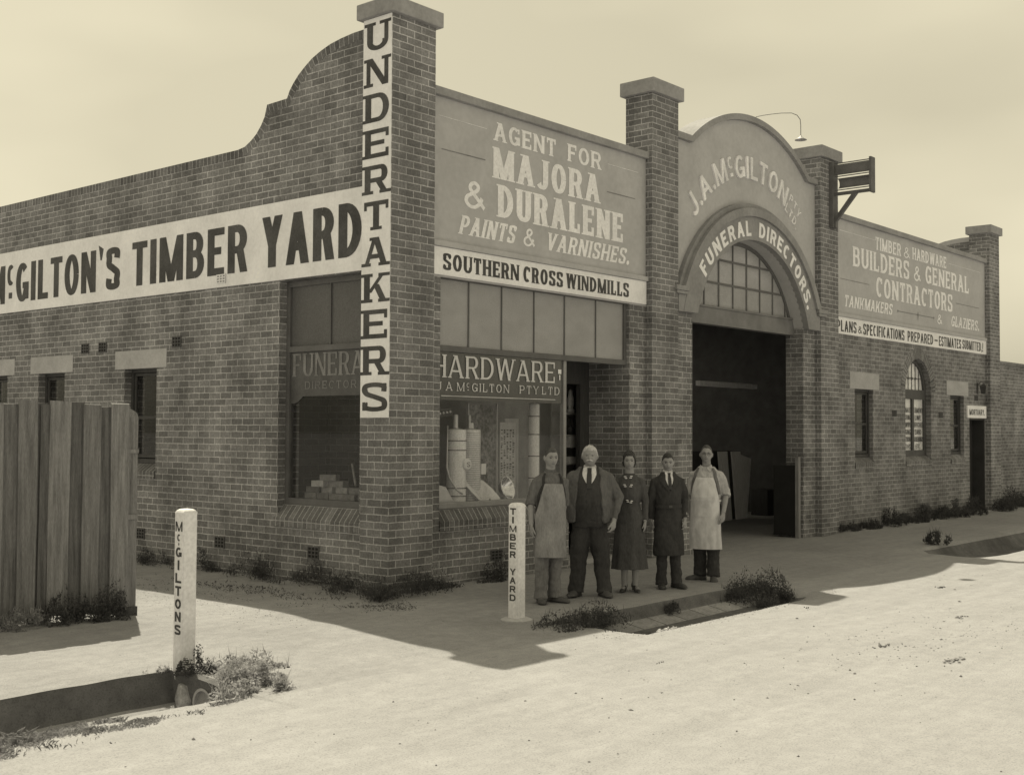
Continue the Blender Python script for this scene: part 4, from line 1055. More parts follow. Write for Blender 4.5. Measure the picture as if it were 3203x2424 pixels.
leaning('leaning_board', 'pale narrow board leaning inside the archway, nearest the man in the white apron', 12.66, 3.0, .36, 1.44, .03, TIMP, group=GB)
leaning('leaning_board', 'pale board in the middle of those leaning in the archway', 13.2, 3.0, .36, 1.43, .03, TIMP, group=GB)
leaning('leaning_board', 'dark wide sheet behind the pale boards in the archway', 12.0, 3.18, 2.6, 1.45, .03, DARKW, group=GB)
o = MB().prism([(0, 0), (.05, 0), (.52, 1.32), (.0, 1.43)], lambda u, v, d=0: Vector((u, d + .12 * v, v)), 0, .03).build('leaning_board', TIMP, loc=(13.4, 3.0, 0)); tag(o, 'tapered pale board leaning at the right end of the archway stack', 'board', GB)
tag(MB().box(11.55, 13.9, 3.0, 3.1, 2.84, 2.94).build('tie_beam', TIMP), 'horizontal timber crossing the dark interior of the archway', 'beam')
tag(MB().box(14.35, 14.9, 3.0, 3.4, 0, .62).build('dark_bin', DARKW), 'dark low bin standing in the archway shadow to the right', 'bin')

# ================================================================== WINDOW DISPLAYS
TZ = .955
def boiler(name, label, x, y, z, r, h, ribs, flue=None, dial=False, material=ENAMEL):
    t = thing(name, label, 'water heater', (x, y, z))
    prof = [(0, 0), (r * .98, 0), (r * .98, .10), (r, .105), (r, h - .02), (r * .96, h), (r * .2, h + .02), (0, h + .02)]
    MB().lathe(prof, n=28).build('cylinder', mat('heater_enamel', .82, .3, 5, .05) if 'heater_enamel' not in MATS else MATS['heater_enamel'], t, smooth=False)
    rb = MB()
    for q in ribs: rb.lathe([(r, q - .006), (r + .006, q - .003), (r + .006, q + .003), (r, q + .006)], n=28)
    rb.build('hoop', METALD if len(ribs) < 6 else TINM, t)
    if flue: MB().lathe([(0, 0), (flue, 0), (flue, .17), (0, .17)], c=(-.02, 0, h + .02), n=16).build('flue', TINM, t)
    if dial:
        MB().lathe([(0, 0), (.075, 0), (.078, .012), (.06, .03), (0, .03)], c=(.06, -r - .0, .52), axis='y', n=20).build('name_disc', ENAMEL, t)
        lettering('lettering', INK, [c for c in t.children if c.name.startswith('name_disc')][0], [dict(t='S', map=lambda u, v, d=0: Vector((.06 + u, -r - .033, v)), x0=-.03, x1=.03, z0=.49, z1=.55, sv=.12, sh=.12)])
        MB().tube([(-r - .06, -.02, h + .05), (-r - .07, -.02, h * .5), (-r - .05, -.05, .35), (-r + .04, -.09, .2), (-.03, -r - .02, .15)], .011, 8).build('inlet_pipe', TINM, t, smooth=True)
    return t
boiler('water_heater', 'white bath heater with a name disc and bent pipe, leftmost in the shop window', 1.66, .50, TZ, .125, .96, [.12, .22, .70, .82], .034, True)
b2 = boiler('water_heater', 'ribbed white bath heater second in the shop window, behind the corner basin', 2.03, .60, TZ, .135, .96, [.05 + .028 * i for i in range(32)], .02)
MB().box(.11, .2, -.1, -.02, .38, .52).build('control_box', ENAMEL, b2)
MB().tube([(.02, 0, .98), (.02, 0, 1.05)], .03, 10).build('cap', ENAMEL, b2)
boiler('flue_heater', 'tall slim white flue heater in the shop window behind the left workman', 3.72, .75, TZ, .075, 1.32, [.3, .6, .9, 1.15], .05).location = (3.36, .62, TZ)
# quarter round enamel basin standing on edge, leaning
cb = thing('corner_basin', 'white enamel quarter round corner basin tilted forward at the front of the shop window', 'basin', (2.02, .36, TZ))
mb = MB(); q = [(0, 0)] + arcpts(0, 0, .50, 0, 90, 18)
def tilt(u, v, d=0):
    a = rad(62); p = Vector((u * .95, d, v)); ca, sa = math.cos(rad(-28)), math.sin(rad(-28))
    x_, z_ = u, v
    return Vector((x_ * .86 - .12 * z_, d + z_ * .55 + .0, z_ * .82 + .02))
mb.prism([(-.02, 0), (.44, .0), (.43, .1), (.38, .22), (.29, .33), (.17, .41), (.02, .45), (-.25, .45)], tilt, 0, .05)
mb.build('rim', ENAMEL, cb)
MB().prism([(u * .72 + .03, v * .72 + .05) for u, v in [(-.02, .02), (.44, .02), (.43, .1), (.38, .22), (.29, .33), (.17, .41), (.02, .45), (-.18, .44)]], tilt, -.004, -.001).build('bowl_shade', mat('enamel_shadow', .74, .25), cb)  # flat patch; shade of the hollow put into its grey
MB().ball((.12, -.01, .055), .014, 10, 6).build('plug_hole', METALD, cb)
bw_ = thing('tin_basin', 'shiny tin basin tipped on its side in the shop window right of the white basin', 'basin', (2.68, .62, TZ + .16))
bo = MB().lathe([(.0, .0), (.08, .0), (.15, .10), (.165, .10), (.16, .108), (.147, .102), (.075, .01), (0, .01)], n=22).build('bowl', mat('bright_tin', .75, .18, metal=.9, ns=6), bw_, smooth=True)
bo.rotation_euler = (rad(72), rad(28), 0)
bo2 = thing('side_panel_tin', 'rounded dark tin sheet at the left edge of the shop window', 'sheet', (1.26, .33, TZ))
MB().prism([(-.2, 0), (.16, 0), (.19, .03), (.17, .07), (.03, .25), (-.2, .3)], lambda u, v, d=0: Vector((u, d, v)), 0, .012).build('sheet', TINM, bo2)
tag(MB().box(2.40, 2.97, .98, 1.0, TZ, 2.26).build('mottled_board', mat('mottled_board', .24, .7, 3, .45, 26, .5, coords='World')), 'dark mottled upright board behind the basins in the shop window', 'board')
MB().box(2.385, 2.4, .96, 1.0, TZ, 2.27).box(2.97, 2.982, .96, 1.0, TZ, 2.27).build('edge_bead', ENAMEL, bpy.data.objects['mottled_board'])
po = thing('price_sheet', 'pale printed sheet with columns of dark type in the shop window', 'poster', (3.00, .93, 1.12))
MB().box(0, .33, 0, .004, 0, .90).build('paper', mat('old_paper', .60, .8, 6, .15, 40, .1), po)
mb = MB()
random.seed(5)
for c_ in range(5):
    z = .80
    while z > .05:
        hh = random.choice((.006, .008, .012, .02)); x0 = .015 + c_ * .062
        if random.random() < .75: mb.box(x0, x0 + random.uniform(.02, .045), -.003, -.001, z - hh, z)
        z -= hh + random.uniform(.008, .018)
mb.build('printed_type', INK, po)
cs = thing('corrugated_sheet', 'upright corrugated iron sheet with faint lettering at the right end of the shop window', 'sheet', (3.18, 1.0, TZ))
rr = [[(i * .0065, .012 * math.sin(i * .0065 * 2 * PI / .04), z) for i in range(47)] for z in (0, 1.12)]
MB().rings(rr, False, False, closed=False).build('iron', TINM, cs, smooth=True)
bs_ = thing('display_rack', 'slanted dark rack of round knobs hanging high in the shop window', 'rack', (1.18, .5, 2.10))
MB().rings([[(0, 0, -.06), (.40, .0, .0), (.40, .02, .0), (0, .02, -.06)], [(0, 0, .05), (.40, 0, .10), (.40, .02, .10), (0, .02, .05)]]).build('bar', METALD, bs_)
mb = MB()
for i in range(6): mb.ball((.04 + i * .062, -.012, -.003 + i * .0093), .016, 10, 6)
mb.build('knob', ENAMEL, bs_)
# bricks piled in the side window
random.seed(8)
brick_me = MB().box(-.055, .055, -.115, .115, 0, .076, bev=.004).build('loose_brick', per_object(mat('loose_brick', .20, .9, 12, .25), .6, 1.4))
cnt = 0
GBk = 'bricks piled in the side window'
rows_ = [(TZ, 2.10, 5, .24, 0), (TZ + .078, 2.0, 5, .25, 0), (TZ + .156, 1.96, 4, .26, 0), (TZ + .234, 1.80, 2, .25, 0), (TZ + .312, 1.66, 1, .2, .3)]
for z, y0, n_, sp, a in rows_:
    for i in range(n_):
        o = brick_me if cnt == 0 else brick_me.copy()
        if cnt: C.objects.link(o)
        o.location = (.52 + random.uniform(-.03, .03), y0 - .08 - i * sp + random.uniform(-.015, .015), z)
        o.rotation_euler = (0, 0, a + random.uniform(-.12, .12))
        tag(o, 'loose dark brick in the pile on the bed of the side window', 'brick', GBk); cnt += 1
pale = MB().box(-.055, .055, -.115, .115, 0, .076, bev=.004).build('loose_brick', mat('pale_brick', .36, .9, 12, .2), loc=(.46, 1.72, TZ + .235)); tag(pale, 'single pale brick on top of the pile in the side window', 'brick', GBk)
for o in [x_ for x_ in C.objects if x_.name.startswith('loose_brick') and x_ is not pale and abs(x_.location.y - 1.72) < .02 and x_.location.z > TZ + .2]: o.location.y -= .03
tag(MB().tube([(.60, 1.22, TZ + .26), (.72, 1.42, TZ + .52)], .014, 8).build('timber_stick', TIMB), 'thin stick leaning on the brick pile in the side window', 'stick')
# things on the shelves seen through the recessed doorway
sh_ = thing('door_shelf', 'dark shelf unit with goods seen through the recessed shop doorway', 'shelf', (4.86, 1.05, 0))
MB().box(-.25, .30, .0, .25, 2.15, 2.175).box(-.25, .30, .0, .25, 1.83, 1.85).box(-.25, .3, 0, .25, 1.40, 1.42).box(-.25, .3, .25, .27, .6, 2.9).build('shelves', mat('shelf_wood', .22, .7), sh_)
lt = thing('lantern', 'pale glass lantern on the top shelf in the shop doorway', 'lantern', (4.87, 1.15, 2.176))
MB().lathe([(.0, 0), (.06, 0), (.06, .05), (.035, .07), (.05, .12), (.05, .22), (.035, .27), (.03, .34), (0, .36)], n=16).build('body', mat('dull_glass', .6, .3), lt, smooth=True)
bt = thing('oil_can', 'small dark oil can on the middle shelf in the shop doorway', 'can', (4.87, 1.15, 1.851))
MB().lathe([(.0, 0), (.055, 0), (.055, .1), (.015, .14), (.012, .24), (0, .24)], n=14).build('body', METALD, bt, smooth=True)
tag(MB().box(4.74, 4.97, 1.06, 1.2, 1.655, 1.829).build('carton', mat('carton', .45, .8)), 'plain carton on the shelf under the oil can in the shop doorway', 'carton')
tag(MB().box(4.72, 4.94, 1.06, 1.2, 1.421, 1.52).build('carton', MATS['carton']), 'flat carton on the lowest shelf in the shop doorway', 'carton')
bpy.data.objects['carton'].location = (0, 0, 0)
# ================================================================== PLANTS AND STONES
def leafball(mb, c, rx, ry, h, n, size, seed, blade=0.25, up=.5):
    """a low clump: leaves and blades spread through a dome with gaps"""
    r = random.Random(seed); bm = mb.bm
    stems = [(r.uniform(-1, 1), r.uniform(-1, 1), r.uniform(.35, 1.25) if r.random() < .8 else 1.6, r.uniform(.08, .2)) for _ in range(max(7, min(46, n // 90)))]
    for i in range(n):
        s = r.choice(stems)
        px = s[0] * .85 + r.gauss(0, s[3]); py = s[1] * .85 + r.gauss(0, s[3])
        q = px * px + py * py
        if q > 1.5: continue
        top = h * (1 - .55 * min(q, 1.2)) * s[2]
        z = top * r.random() ** .6
        p = Vector((c[0] + px * rx, c[1] + py * ry, c[2] + z))
        if r.random() < blade:
            a = r.uniform(0, 2 * PI); ln = size * r.uniform(1.5, 3.5); b = Vector((math.cos(a), math.sin(a), 0))
            tip = p + b * ln * r.uniform(.2, .7) + Vector((0, 0, ln * r.uniform(.3, .9)))
            sd = Vector((-b.y, b.x, 0)) * size * .10
            bm.faces.new([bm.verts.new(v) for v in (p - sd, p + sd, tip)])
        else:
            d = Vector((r.gauss(0, 1), r.gauss(0, 1), r.gauss(up, .7))).normalized()
            e = d.cross(Vector((r.gauss(0, 1), r.gauss(0, 1), r.gauss(0, 1)))).normalized(); f = d.cross(e)
            l_ = size * r.uniform(.5, 1.2); w_ = l_ * r.uniform(.3, .55)
            bm.faces.new([bm.verts.new(v) for v in (p - e * l_ * .5, p + f * w_ * .5, p + e * l_ * .5, p - f * w_ * .5)])
def weed(name, label, cat, x, y, rx, ry, h, n, size, seed, material=LEAF, group=None, blade=.25, up=.5, zb=None):
    mb = MB(); leafball(mb, (0, 0, 0), rx, ry, h, n, size, seed, blade, up)
    o = mb.build(name, material, loc=(x, y, (gh(x, y) if zb is None else zb) - .01), uv=False, recalc=False)
    return tag(o, label, cat, group)
weed('kerb_shrub', 'low dark bushy weed spilling over the kerb beside the TIMBER YARD post', 'shrub', .30, -2.56, .62, .28, .20, 6500, .035, 1)
weed('kerb_shrub', 'round dark bushy weed at the far end of the kerb and gutter', 'shrub', 3.62, -2.70, .52, .38, .29, 7000, .035, 2)
weed('gutter_weed', 'small dark weed growing midway along the kerb face', 'weed', 1.95, -2.56, .17, .07, .13, 700, .03, 3, zb=-.13)
WB = 'weeds along the foot of the brick walls'
side_w = [(-.12, .25, .3, .5, .20, 2200, 'thick dark grass around the foot of the corner pier on the lane side'), (.36, -.12, .6, .22, .24, 2600, 'thick dark grass at the foot of the corner pier on the street side'),
          (.0, 1.25, .22, .62, .22, 2200, 'weeds under the side display window beside the corner pier'), (.0, 2.5, .2, .55, .26, 2000, 'taller weeds against the side wall left of the display window'),
          (.02, 3.7, .2, .5, .2, 1500, 'weeds along the side wall below the low air vent'), (.02, 4.9, .2, .6, .18, 1300, 'weeds along the side wall farthest down the lane before the fence hides it')]
for i, (x, y, rx, ry, h, n, lb_) in enumerate(side_w): weed('wall_weed', lb_, 'weed', x, y, rx, ry, h, n, .035, 20 + i, group=WB, blade=.5)
weed('wall_weed', 'single leafy weed under the shop window behind the TIMBER YARD post', 'weed', 1.95, -.04, .30, .14, .26, 1300, .035, 31, group=WB)
rw = [(11.95, .0, .4, .16, .13, 'low weeds at the pier foot right of the archway'), (12.9, -.02, .35, .15, .16, 'low weeds under the first office window'), (13.75, -.05, .26, .2, .5, 'tall spiky weed between the office windows'),
      (14.6, -.05, .45, .2, .27, 'bushy weeds left of the arched window'), (15.5, -.05, .45, .2, .30, 'bushy weeds under the arched window'), (16.6, -.08, .4, .2, .48, 'tall leafy weed right of the arched window'),
      (17.4, -.08, .45, .22, .36, 'dense weeds under the last office window'), (18.3, -.1, .4, .22, .38, 'dense weeds beside the MORTUARY doorway'), (20.2, -.1, .55, .25, .42, 'weeds at the foot of the last pier'), (21.4, .1, .7, .25, .5, 'weeds along the boundary wall at the right edge'), (22.7, .1, .7, .25, .45, 'weeds along the boundary wall running out of frame')]
for i, (x, y, rx, ry, h, lb_) in enumerate(rw): weed('wall_weed', lb_, 'weed', x, y, rx, ry, h * .72, int(1500 * rx / .4), .05, 40 + i, group=WB, blade=.35)
weed('verge_weed', 'dark bushy weed on the far verge by the second gutter', 'weed', 11.0, -2.1, .28, .2, .22, 900, .05, 60)
# the clump round the McGILTONS post and the drain
DW = 'weeds around the drain headwall'
weed('drain_weed', 'leafy weed in flower at the foot of the McGILTONS post', 'weed', -3.93, -1.93, .16, .10, .17, 1300, .028, 70, LEAF, DW, up=1, blade=.05)
weed('drain_weed', 'broad pale sunlit weeds right of the McGILTONS post', 'weed', -3.56, -2.0, .38, .30, .11, 1700, .042, 71, LEAFL, DW, up=1, blade=.08)
weed('drain_weed', 'pale weeds hanging over the end of the drain headwall', 'weed', -3.80, -2.44, .28, .2, .13, 1200, .045, 72, LEAFL, DW, up=.8, blade=.08)
weed('drain_weed', 'straggling weeds on the road edge below the drain pipe', 'weed', -3.95, -2.70, .42, .14, .08, 1000, .04, 73, LEAFL, DW, up=1, blade=.15)
weed('drain_weed', 'small flowering weed on the kerb edge left of the McGILTONS post', 'weed', -4.14, -1.74, .12, .05, .05, 260, .02, 74, LEAFL, DW, up=1)
# plants at the fence foot
FWG = 'plants along the foot of the paling fence'
for i, (t, n, m_, lb_) in enumerate(((.22, 1900, LEAF, 'dark bushy plant at the right end of the fence foot'), (.62, 1700, LEAF, 'dark leafy plant second from the fence end post'), (1.05, 1500, LEAFL, 'pale speckled plant at the fence foot'), (1.55, 1500, LEAFL, 'pale leafy plant at the fence foot near the left frame edge'), (2.05, 1500, LEAF, 'dark plant at the fence foot at the left frame edge'), (2.6, 1300, LEAF, 'dark plant at the fence foot outside the left edge'))):
    p = FA + fdir * t
    weed('fence_plant', lb_, 'plant', p.x - .03, p.y - .20, .27, .15, .26 if m_ is LEAF else .17, n, .035, 80 + i, m_, FWG)
# rough grass on the near left verge, too many blades to count
mb = MB(); bm = mb.bm; r = random.Random(99)
def blades(cx, cy, rx, ry, n, hmin, hmax):
    for i in range(n):
        a = r.uniform(0, 2 * PI); q = math.sqrt(r.random())
        x = cx + rx * q * math.cos(a); y = cy + ry * q * math.sin(a)
        if noise.noise(Vector((x * 3.5, y * 3.5, 3))) + r.gauss(0, .22) < -.12 + .55 * q * q: continue
        z = gh(x, y) - .005; h = r.uniform(hmin, hmax); a = r.uniform(0, 2 * PI); b = Vector((math.cos(a), math.sin(a), 0)); s_ = Vector((-b.y, b.x, 0)) * r.uniform(.0009, .002)
        p = Vector((x, y, z)); mid = p + b * h * .25 + Vector((0, 0, h * .6)); tip = p + b * h * r.uniform(.5, 1.0) + Vector((0, 0, h * r.uniform(.5, .9)))
        v = [bm.verts.new(k) for k in (p - s_, p + s_, mid + s_ * .7, tip, mid - s_ * .7)]
        bm.faces.new(v)
blades(-5.75, -2.62, .75, .5, 15000, .008, .055); blades(-6.1, -2.5, .6, .5, 4000, .03, .10)
blades(-5.0, -2.86, .65, .12, 2600, .01, .04); blades(-4.35, -2.76, .3, .06, 900, .01, .045)
tag(mb.build('verge_grass', leafy(mat('dry_grass', .40, .7, 5, .5, 50, .3, coords='World'), .45), uv=False, recalc=False), kind='stuff')
mb = MB(); bm = mb.bm; r = random.Random(7)
blades(.45, -3.06, .45, .07, 700, .02, .06); blades(-1.0, 2.0, .5, 2.5, 1200, .01, .03); blades(-.5, -.4, .5, .5, 1500, .01, .035); blades(1.2, -.1, .8, .08, 700, .02, .07); blades(-.6, 1.8, .35, 2.0, 1400, .01, .05)
tag(mb.build('path_grass', leafy(mat('path_grass', .16, .7, 5, .5, 50, .3, coords='World'), .3), uv=False, recalc=False), kind='stuff')
# loose gravel: too many to count
mb = MB(); bm = mb.bm; r = random.Random(21)
def pebble(x, y, s):
    z = gh(x, y)
    R_ = Matrix.Rotation(r.uniform(0, 6.3), 3, 'Z')
    sc = (s * r.uniform(.7, 1.4), s * r.uniform(.7, 1.2), s * r.uniform(.4, .8))
    vs = []
    for p in ((1, 0, 0), (-1, 0, 0), (0, 1, 0), (0, -1, 0), (0, 0, 1), (0, 0, -1)):
        q = R_ @ Vector((p[0] * sc[0] * r.uniform(.8, 1.2), p[1] * sc[1], p[2] * sc[2])); vs.append(bm.verts.new((x + q.x, y + q.y, z + sc[2] * .3 + q.z)))
    for f in ((0, 2, 4), (2, 1, 4), (1, 3, 4), (3, 0, 4), (2, 0, 5), (1, 2, 5), (3, 1, 5), (0, 3, 5)): bm.faces.new([vs[i] for i in f])
for i in range(7000):
    x = r.uniform(-7.5, 9); y = r.uniform(-7.5, 3)
    if -2.3 < y and x > .1: continue
    if noise.noise(Vector((x * .9, y * .9, 1))) + .35 * noise.noise(Vector((x * 4, y * 4, 5))) < .02 and r.random() < .85: continue
    pebble(x, y, r.uniform(.0018, .005) * (1 if r.random() < .97 else 2.2))
for i in range(700): pebble(-1.5 + r.gauss(0, .5), 1.5 + r.gauss(0, 1.4), r.uniform(.003, .009))
for i in range(500): pebble(r.uniform(-.3, 4.5), -3.28 + r.gauss(0, .1), r.uniform(.003, .010))
tag(mb.build('gravel', STONE, uv=False, recalc=True), kind='stuff')
mb = MB(); bm = mb.bm; r = random.Random(77)
for i in range(420):
    x = r.uniform(-7, 9); y = r.uniform(-9, -3.3)
    if r.random() < .5: x = r.gauss(1.8, 1.2); y = r.gauss(-5.6, .5)
    pebble(x, y, r.uniform(.004, .010) if r.random() < .93 else r.uniform(.012, .02))
tag(mb.build('road_crumbs', mat('road_crumb', .15, .9, 6, .4, 60, .2, coords='World'), uv=False, recalc=True), kind='stuff')
# single lumps lying on the road
def lump(name, label, x, y, s, n, v, seed, flat=.5):
    r = random.Random(seed); mb = MB(); s *= .75; n = int(n * 1.5)
    for i in range(n):
        mb.ball((r.gauss(0, s * .9) * 1.6, r.gauss(0, s * .5), s * .12), (s * r.uniform(.1, .34), s * r.uniform(.1, .3), s * flat * r.uniform(.2, .45)), 9, 6)
    for v_ in mb.bm.verts: v_.co += Vector((noise.noise(v_.co * 60), noise.noise(v_.co * 60 + Vector((5, 0, 0))), .6 * noise.noise(v_.co * 60 + Vector((0, 5, 0))))) * s * .16
    o = mb.build(name, MATS.get('lump%d' % int(v * 100)) or mat('lump%d' % int(v * 100), v, .95, 30, .4, 90, .2), loc=(x, y, gh(x, y)), uv=False)
    return tag(o, label, 'clod')
lump('white_rubble', 'heap of pale rubble on the gutter edge below the kerb', .78, -3.24, .09, 16, .5, 1, .8)
lump('dry_clod', 'dark dry clod flattened in the middle of the sunlit road', 1.03, -5.41, .055, 12, .2, 2, .4)
lump('dry_clod', 'broken clods farther up the road toward the right edge', 3.25, -5.3, .06, 14, .24, 3, .3)
lump('dry_clod', 'scattered crumbs of clod on the road near the right edge of the photo', .72, -6.2, .075, 20, .24, 4, .22)
lump('dry_clod', 'small dark stone on the road right of the drain weeds', -3.22, -2.2, .035, 4, .10, 5, 1)
lump('dry_clod', 'small dark stone alone on the near road below the grass', -5.42, -3.2, .022, 3, .06, 6, .9)
lump('dry_clod', 'small stone alone in the middle of the near road', -1.95, -5.0, .022, 3, .12, 7, .8)
lump('dry_clod', 'dark clod on the road below the gutter end', 3.0, -3.7, .04, 5, .09, 8, .6)
lump('dry_clod', 'small dark clod at the tip of the pier shadow', -.9, -4.3, .03, 4, .1, 9, .7)
lump('dry_clod', 'flat dark patch of clod on the road far right', 5.6, -4.2, .07, 9, .12, 10, .3)
# ================================================================== PEOPLE
def fuse(mb, voxel, smooth=2, wrinkle=None):
    """one continuous surface from overlapping closed lofts"""
    me = bpy.data.meshes.new('tmp'); bmesh.ops.recalc_face_normals(mb.bm, faces=mb.bm.faces); mb.bm.to_mesh(me); mb.bm.free()
    ob = bpy.data.objects.new('tmp', me); C.objects.link(ob)
    m = ob.modifiers.new('r', 'REMESH'); m.mode = 'VOXEL'; m.voxel_size = voxel
    if smooth:
        s = ob.modifiers.new('s', 'SMOOTH'); s.iterations = smooth; s.factor = .5
    dg = bpy.context.evaluated_depsgraph_get()
    new = bpy.data.meshes.new_from_object(ob.evaluated_get(dg))
    bpy.data.objects.remove(ob); bpy.data.meshes.remove(me)
    if wrinkle:
        amp, fx_, fz_, seed = wrinkle
        nrm = [v.normal.copy() for v in new.vertices]
        for v, n_ in zip(new.vertices, nrm):
            q = Vector((v.co.x * fx_, v.co.y * fx_, v.co.z * fz_ + seed))
            v.co += n_ * amp * (noise.noise(q) + .5 * noise.noise(q * 2.3))
    new.polygons.foreach_set('use_smooth', [True] * len(new.polygons))
    return new
def mesh_obj(name, me, material, parent=None):
    o = bpy.data.objects.new(name, me); me.name = name; C.objects.link(o)
    me.materials.clear(); me.materials.append(material)
    if parent: o.parent = parent
    return o
def table(rows):
    zs = [r[0] for r in rows]
    return lambda z: tuple(float(np.interp(z, zs, [r[i] for r in rows])) for i in (1, 2, 3))
def ell(z, prof, off=0.0, n=28, p=2.3, ripple=None):
    rx, ry, cy = prof(z); o = []
    for i in range(n):
        a = 2 * PI * i / n; c, s = math.cos(a), math.sin(a)
        k = 1 + (ripple(a, z) if ripple else 0)
        o.append(((rx + off) * k * math.copysign(abs(c) ** (2 / p), c), cy + (ry + off) * k * math.copysign(abs(s) ** (2 / p), s), z))
    return o
def loft(mb, prof, z0, z1, off=0.0, n=28, steps=16, ripple=None): return mb.rings([ell(z0 + (z1 - z0) * i / steps, prof, off, n, ripple=ripple) for i in range(steps + 1)])
def patch(name, material, parent, prof, zs, a0, a1, off, th=.006, nx=16, fold=None):
    """a piece of cloth lying on the body: angles (deg, 0 = front, + to viewer's right) from a0(z) to a1(z)"""
    mb = MB(); R1, R2 = [], []
    for z in zs:
        rx, ry, cy = prof(z); r1, r2 = [], []
        A0, A1 = a0(z), a1(z)
        for i in range(nx + 1):
            a = rad(A0 + (A1 - A0) * i / nx); k = fold(math.degrees(a), z) if fold else 0
            for r_, d in ((r1, off + th + k), (r2, off + k)):
                r_.append(((rx + d) * math.copysign(abs(math.sin(a)) ** .87, math.sin(a)), cy - (ry + d) * math.copysign(abs(math.cos(a)) ** .87, math.cos(a)), z))
        R1.append(r1); R2.append(r2)
    rs = [a + list(reversed(b)) for a, b in zip(R1, R2)]
    mb.rings(rs)
    return mb.build(name, material, parent, smooth=False, uv=False)
def head_shape(wide=1.0, jowl=0.0, nose=1.0):
    def f(d):
        dx, dy, dz = d
        x, y, z = .074 * dx * wide, .096 * dy, .118 * dz
        t = max(-dz, 0)
        x *= 1 - (.26 - jowl) * t ** 2
        if dy < 0: y -= .010 * t * (-dy); y *= 1 - .10 * max(0, -dy - .5) * (1 - t)
        else: y *= 1 - .5 * max(0, t - .25)
        if dy < 0:
            fr = min(1, -dy * 1.5)
            nz = max(0, min(1, (.016 - z) / .05)) if z > -.036 else math.exp(-((z + .036) / .007) ** 2)
            y -= fr * .026 * nose * nz * math.exp(-(x / (.008 + .006 * nz)) ** 2)
            y -= fr * .006 * math.exp(-((z - .024) / .010) ** 2) * math.exp(-(x / .05) ** 2)
            y += fr * .011 * math.exp(-((abs(x) - .031) / .015) ** 2 - ((z - .003) / .011) ** 2)
            y -= fr * .004 * math.exp(-((abs(x) - .036) / .02) ** 2 - ((z + .03) / .018) ** 2)
            y -= fr * .006 * math.exp(-((z + .063) / .010) ** 2 - (x / .024) ** 2)
            y += fr * .004 * math.exp(-((z + .079) / .006) ** 2 - (x / .02) ** 2)
            y -= fr * .007 * math.exp(-((z + .100) / .015) ** 2 - (x / .024) ** 2)
        return Vector((x, y, z))
    return f
def sphere_dirs(n, m):
    return [[(math.sin(PI * (.01 + .98 * j / m)) * math.cos(2 * PI * i / n), math.sin(PI * (.01 + .98 * j / m)) * math.sin(2 * PI * i / n), -math.cos(PI * (.01 + .98 * j / m))) for i in range(n)] for j in range(m + 1)]
def add_hand(mb, wr, d, nrm, th, curl=.5, s=1.0):
    """palm, four fingers and a thumb; d down the hand, nrm out of the palm, th towards the thumb side"""
    d, nrm, th = Vector(d).normalized(), Vector(nrm).normalized(), Vector(th).normalized(); wr = Vector(wr)
    rs = []
    for t, w_, k in ((-.01, .026, .021), (.02, .031, .018), (.05, .040, .016), (.08, .041, .013), (.092, .036, .009)):
        c = wr + d * t * s + nrm * .004 * t / .09
        rs.append([c + th * (w_ * math.cos(a)) * s + nrm * (k * math.sin(a)) * s for a in np.linspace(0, 2 * PI, 15)[:-1]])
    mb.rings(rs)
    for i, (o_, ln) in enumerate(((.029, .072), (.010, .082), (-.010, .076), (-.029, .060))):
        p = wr + d * .082 * s + th * o_ * s; a = 0; pts = [p - d * .015]; dirv = d
        seg = [.42, .33, .27]; pts.append(p)
        for q in range(3):
            a += curl * (.35 + .22 * q) + .05 * i
            dirv = (d * math.cos(a) + nrm * math.sin(a)).normalized()
            p = p + dirv * ln * seg[q] * s; pts.append(p)
        mb.tube(pts, [.009 * s, .0088 * s, .0082 * s, .0075 * s, .0055 * s], 8)
    p = wr + d * .022 * s + th * .022 * s
    mb.tube([p, p + (d * .5 + th * .55) * .03 * s, p + (d * .9 + th * .72 + nrm * .15) * .045 * s, p + (d * 1.35 + th * .72 + nrm * .35) * .058 * s], [.013 * s, .0125 * s, .0105 * s, .0075 * s], 8)
def add_shoe(name, material, parent, x, y, ang, ln=.285, wd=.052, ht=.085, heel=0.0):
    mb = MB(); rs = []
    for t, w_, h_ in ((0, .6, .75), (.06, .78, .95), (.2, .84, 1.15), (.33, .84, 1.05), (.5, .9, .78), (.68, 1, .62), (.84, .92, .52), (.95, .62, .40), (1, .25, .2)):
        yy = .085 - ln * t; z0 = .0 + heel * max(0, 1 - t * 1.7)
        rs.append([(w_ * wd * math.copysign(abs(math.cos(a)) ** .7, math.cos(a)), yy, z0 + max(0, math.sin(a)) * ht * h_ + (0.0 if math.sin(a) >= 0 else -0.0)) for a in np.linspace(-.001, PI + .001, 11)] + [(-w_ * wd * .9, yy, z0 - .0), (w_ * wd * .9, yy, z0 - .0)])
    mb.rings(rs)
    if heel: mb.rings([[(-.018, .08, heel * 1.0), (.018, .08, heel), (.018, .03, heel * .9), (-.018, .03, heel * .9)], [(-.012, .072, 0), (.012, .072, 0), (.012, .05, 0), (-.012, .05, 0)]])
    else: mb.box(-wd * .72, wd * .72, .0, .082, -.012, .016)
    bmesh.ops.rotate(mb.bm, verts=mb.bm.verts, cent=(0, 0, 0), matrix=Matrix.Rotation(ang, 3, 'Z'))
    bmesh.ops.translate(mb.bm, verts=mb.bm.verts, vec=(x, y, .012))
    return mb.build(name, material, parent, smooth=True, uv=False)

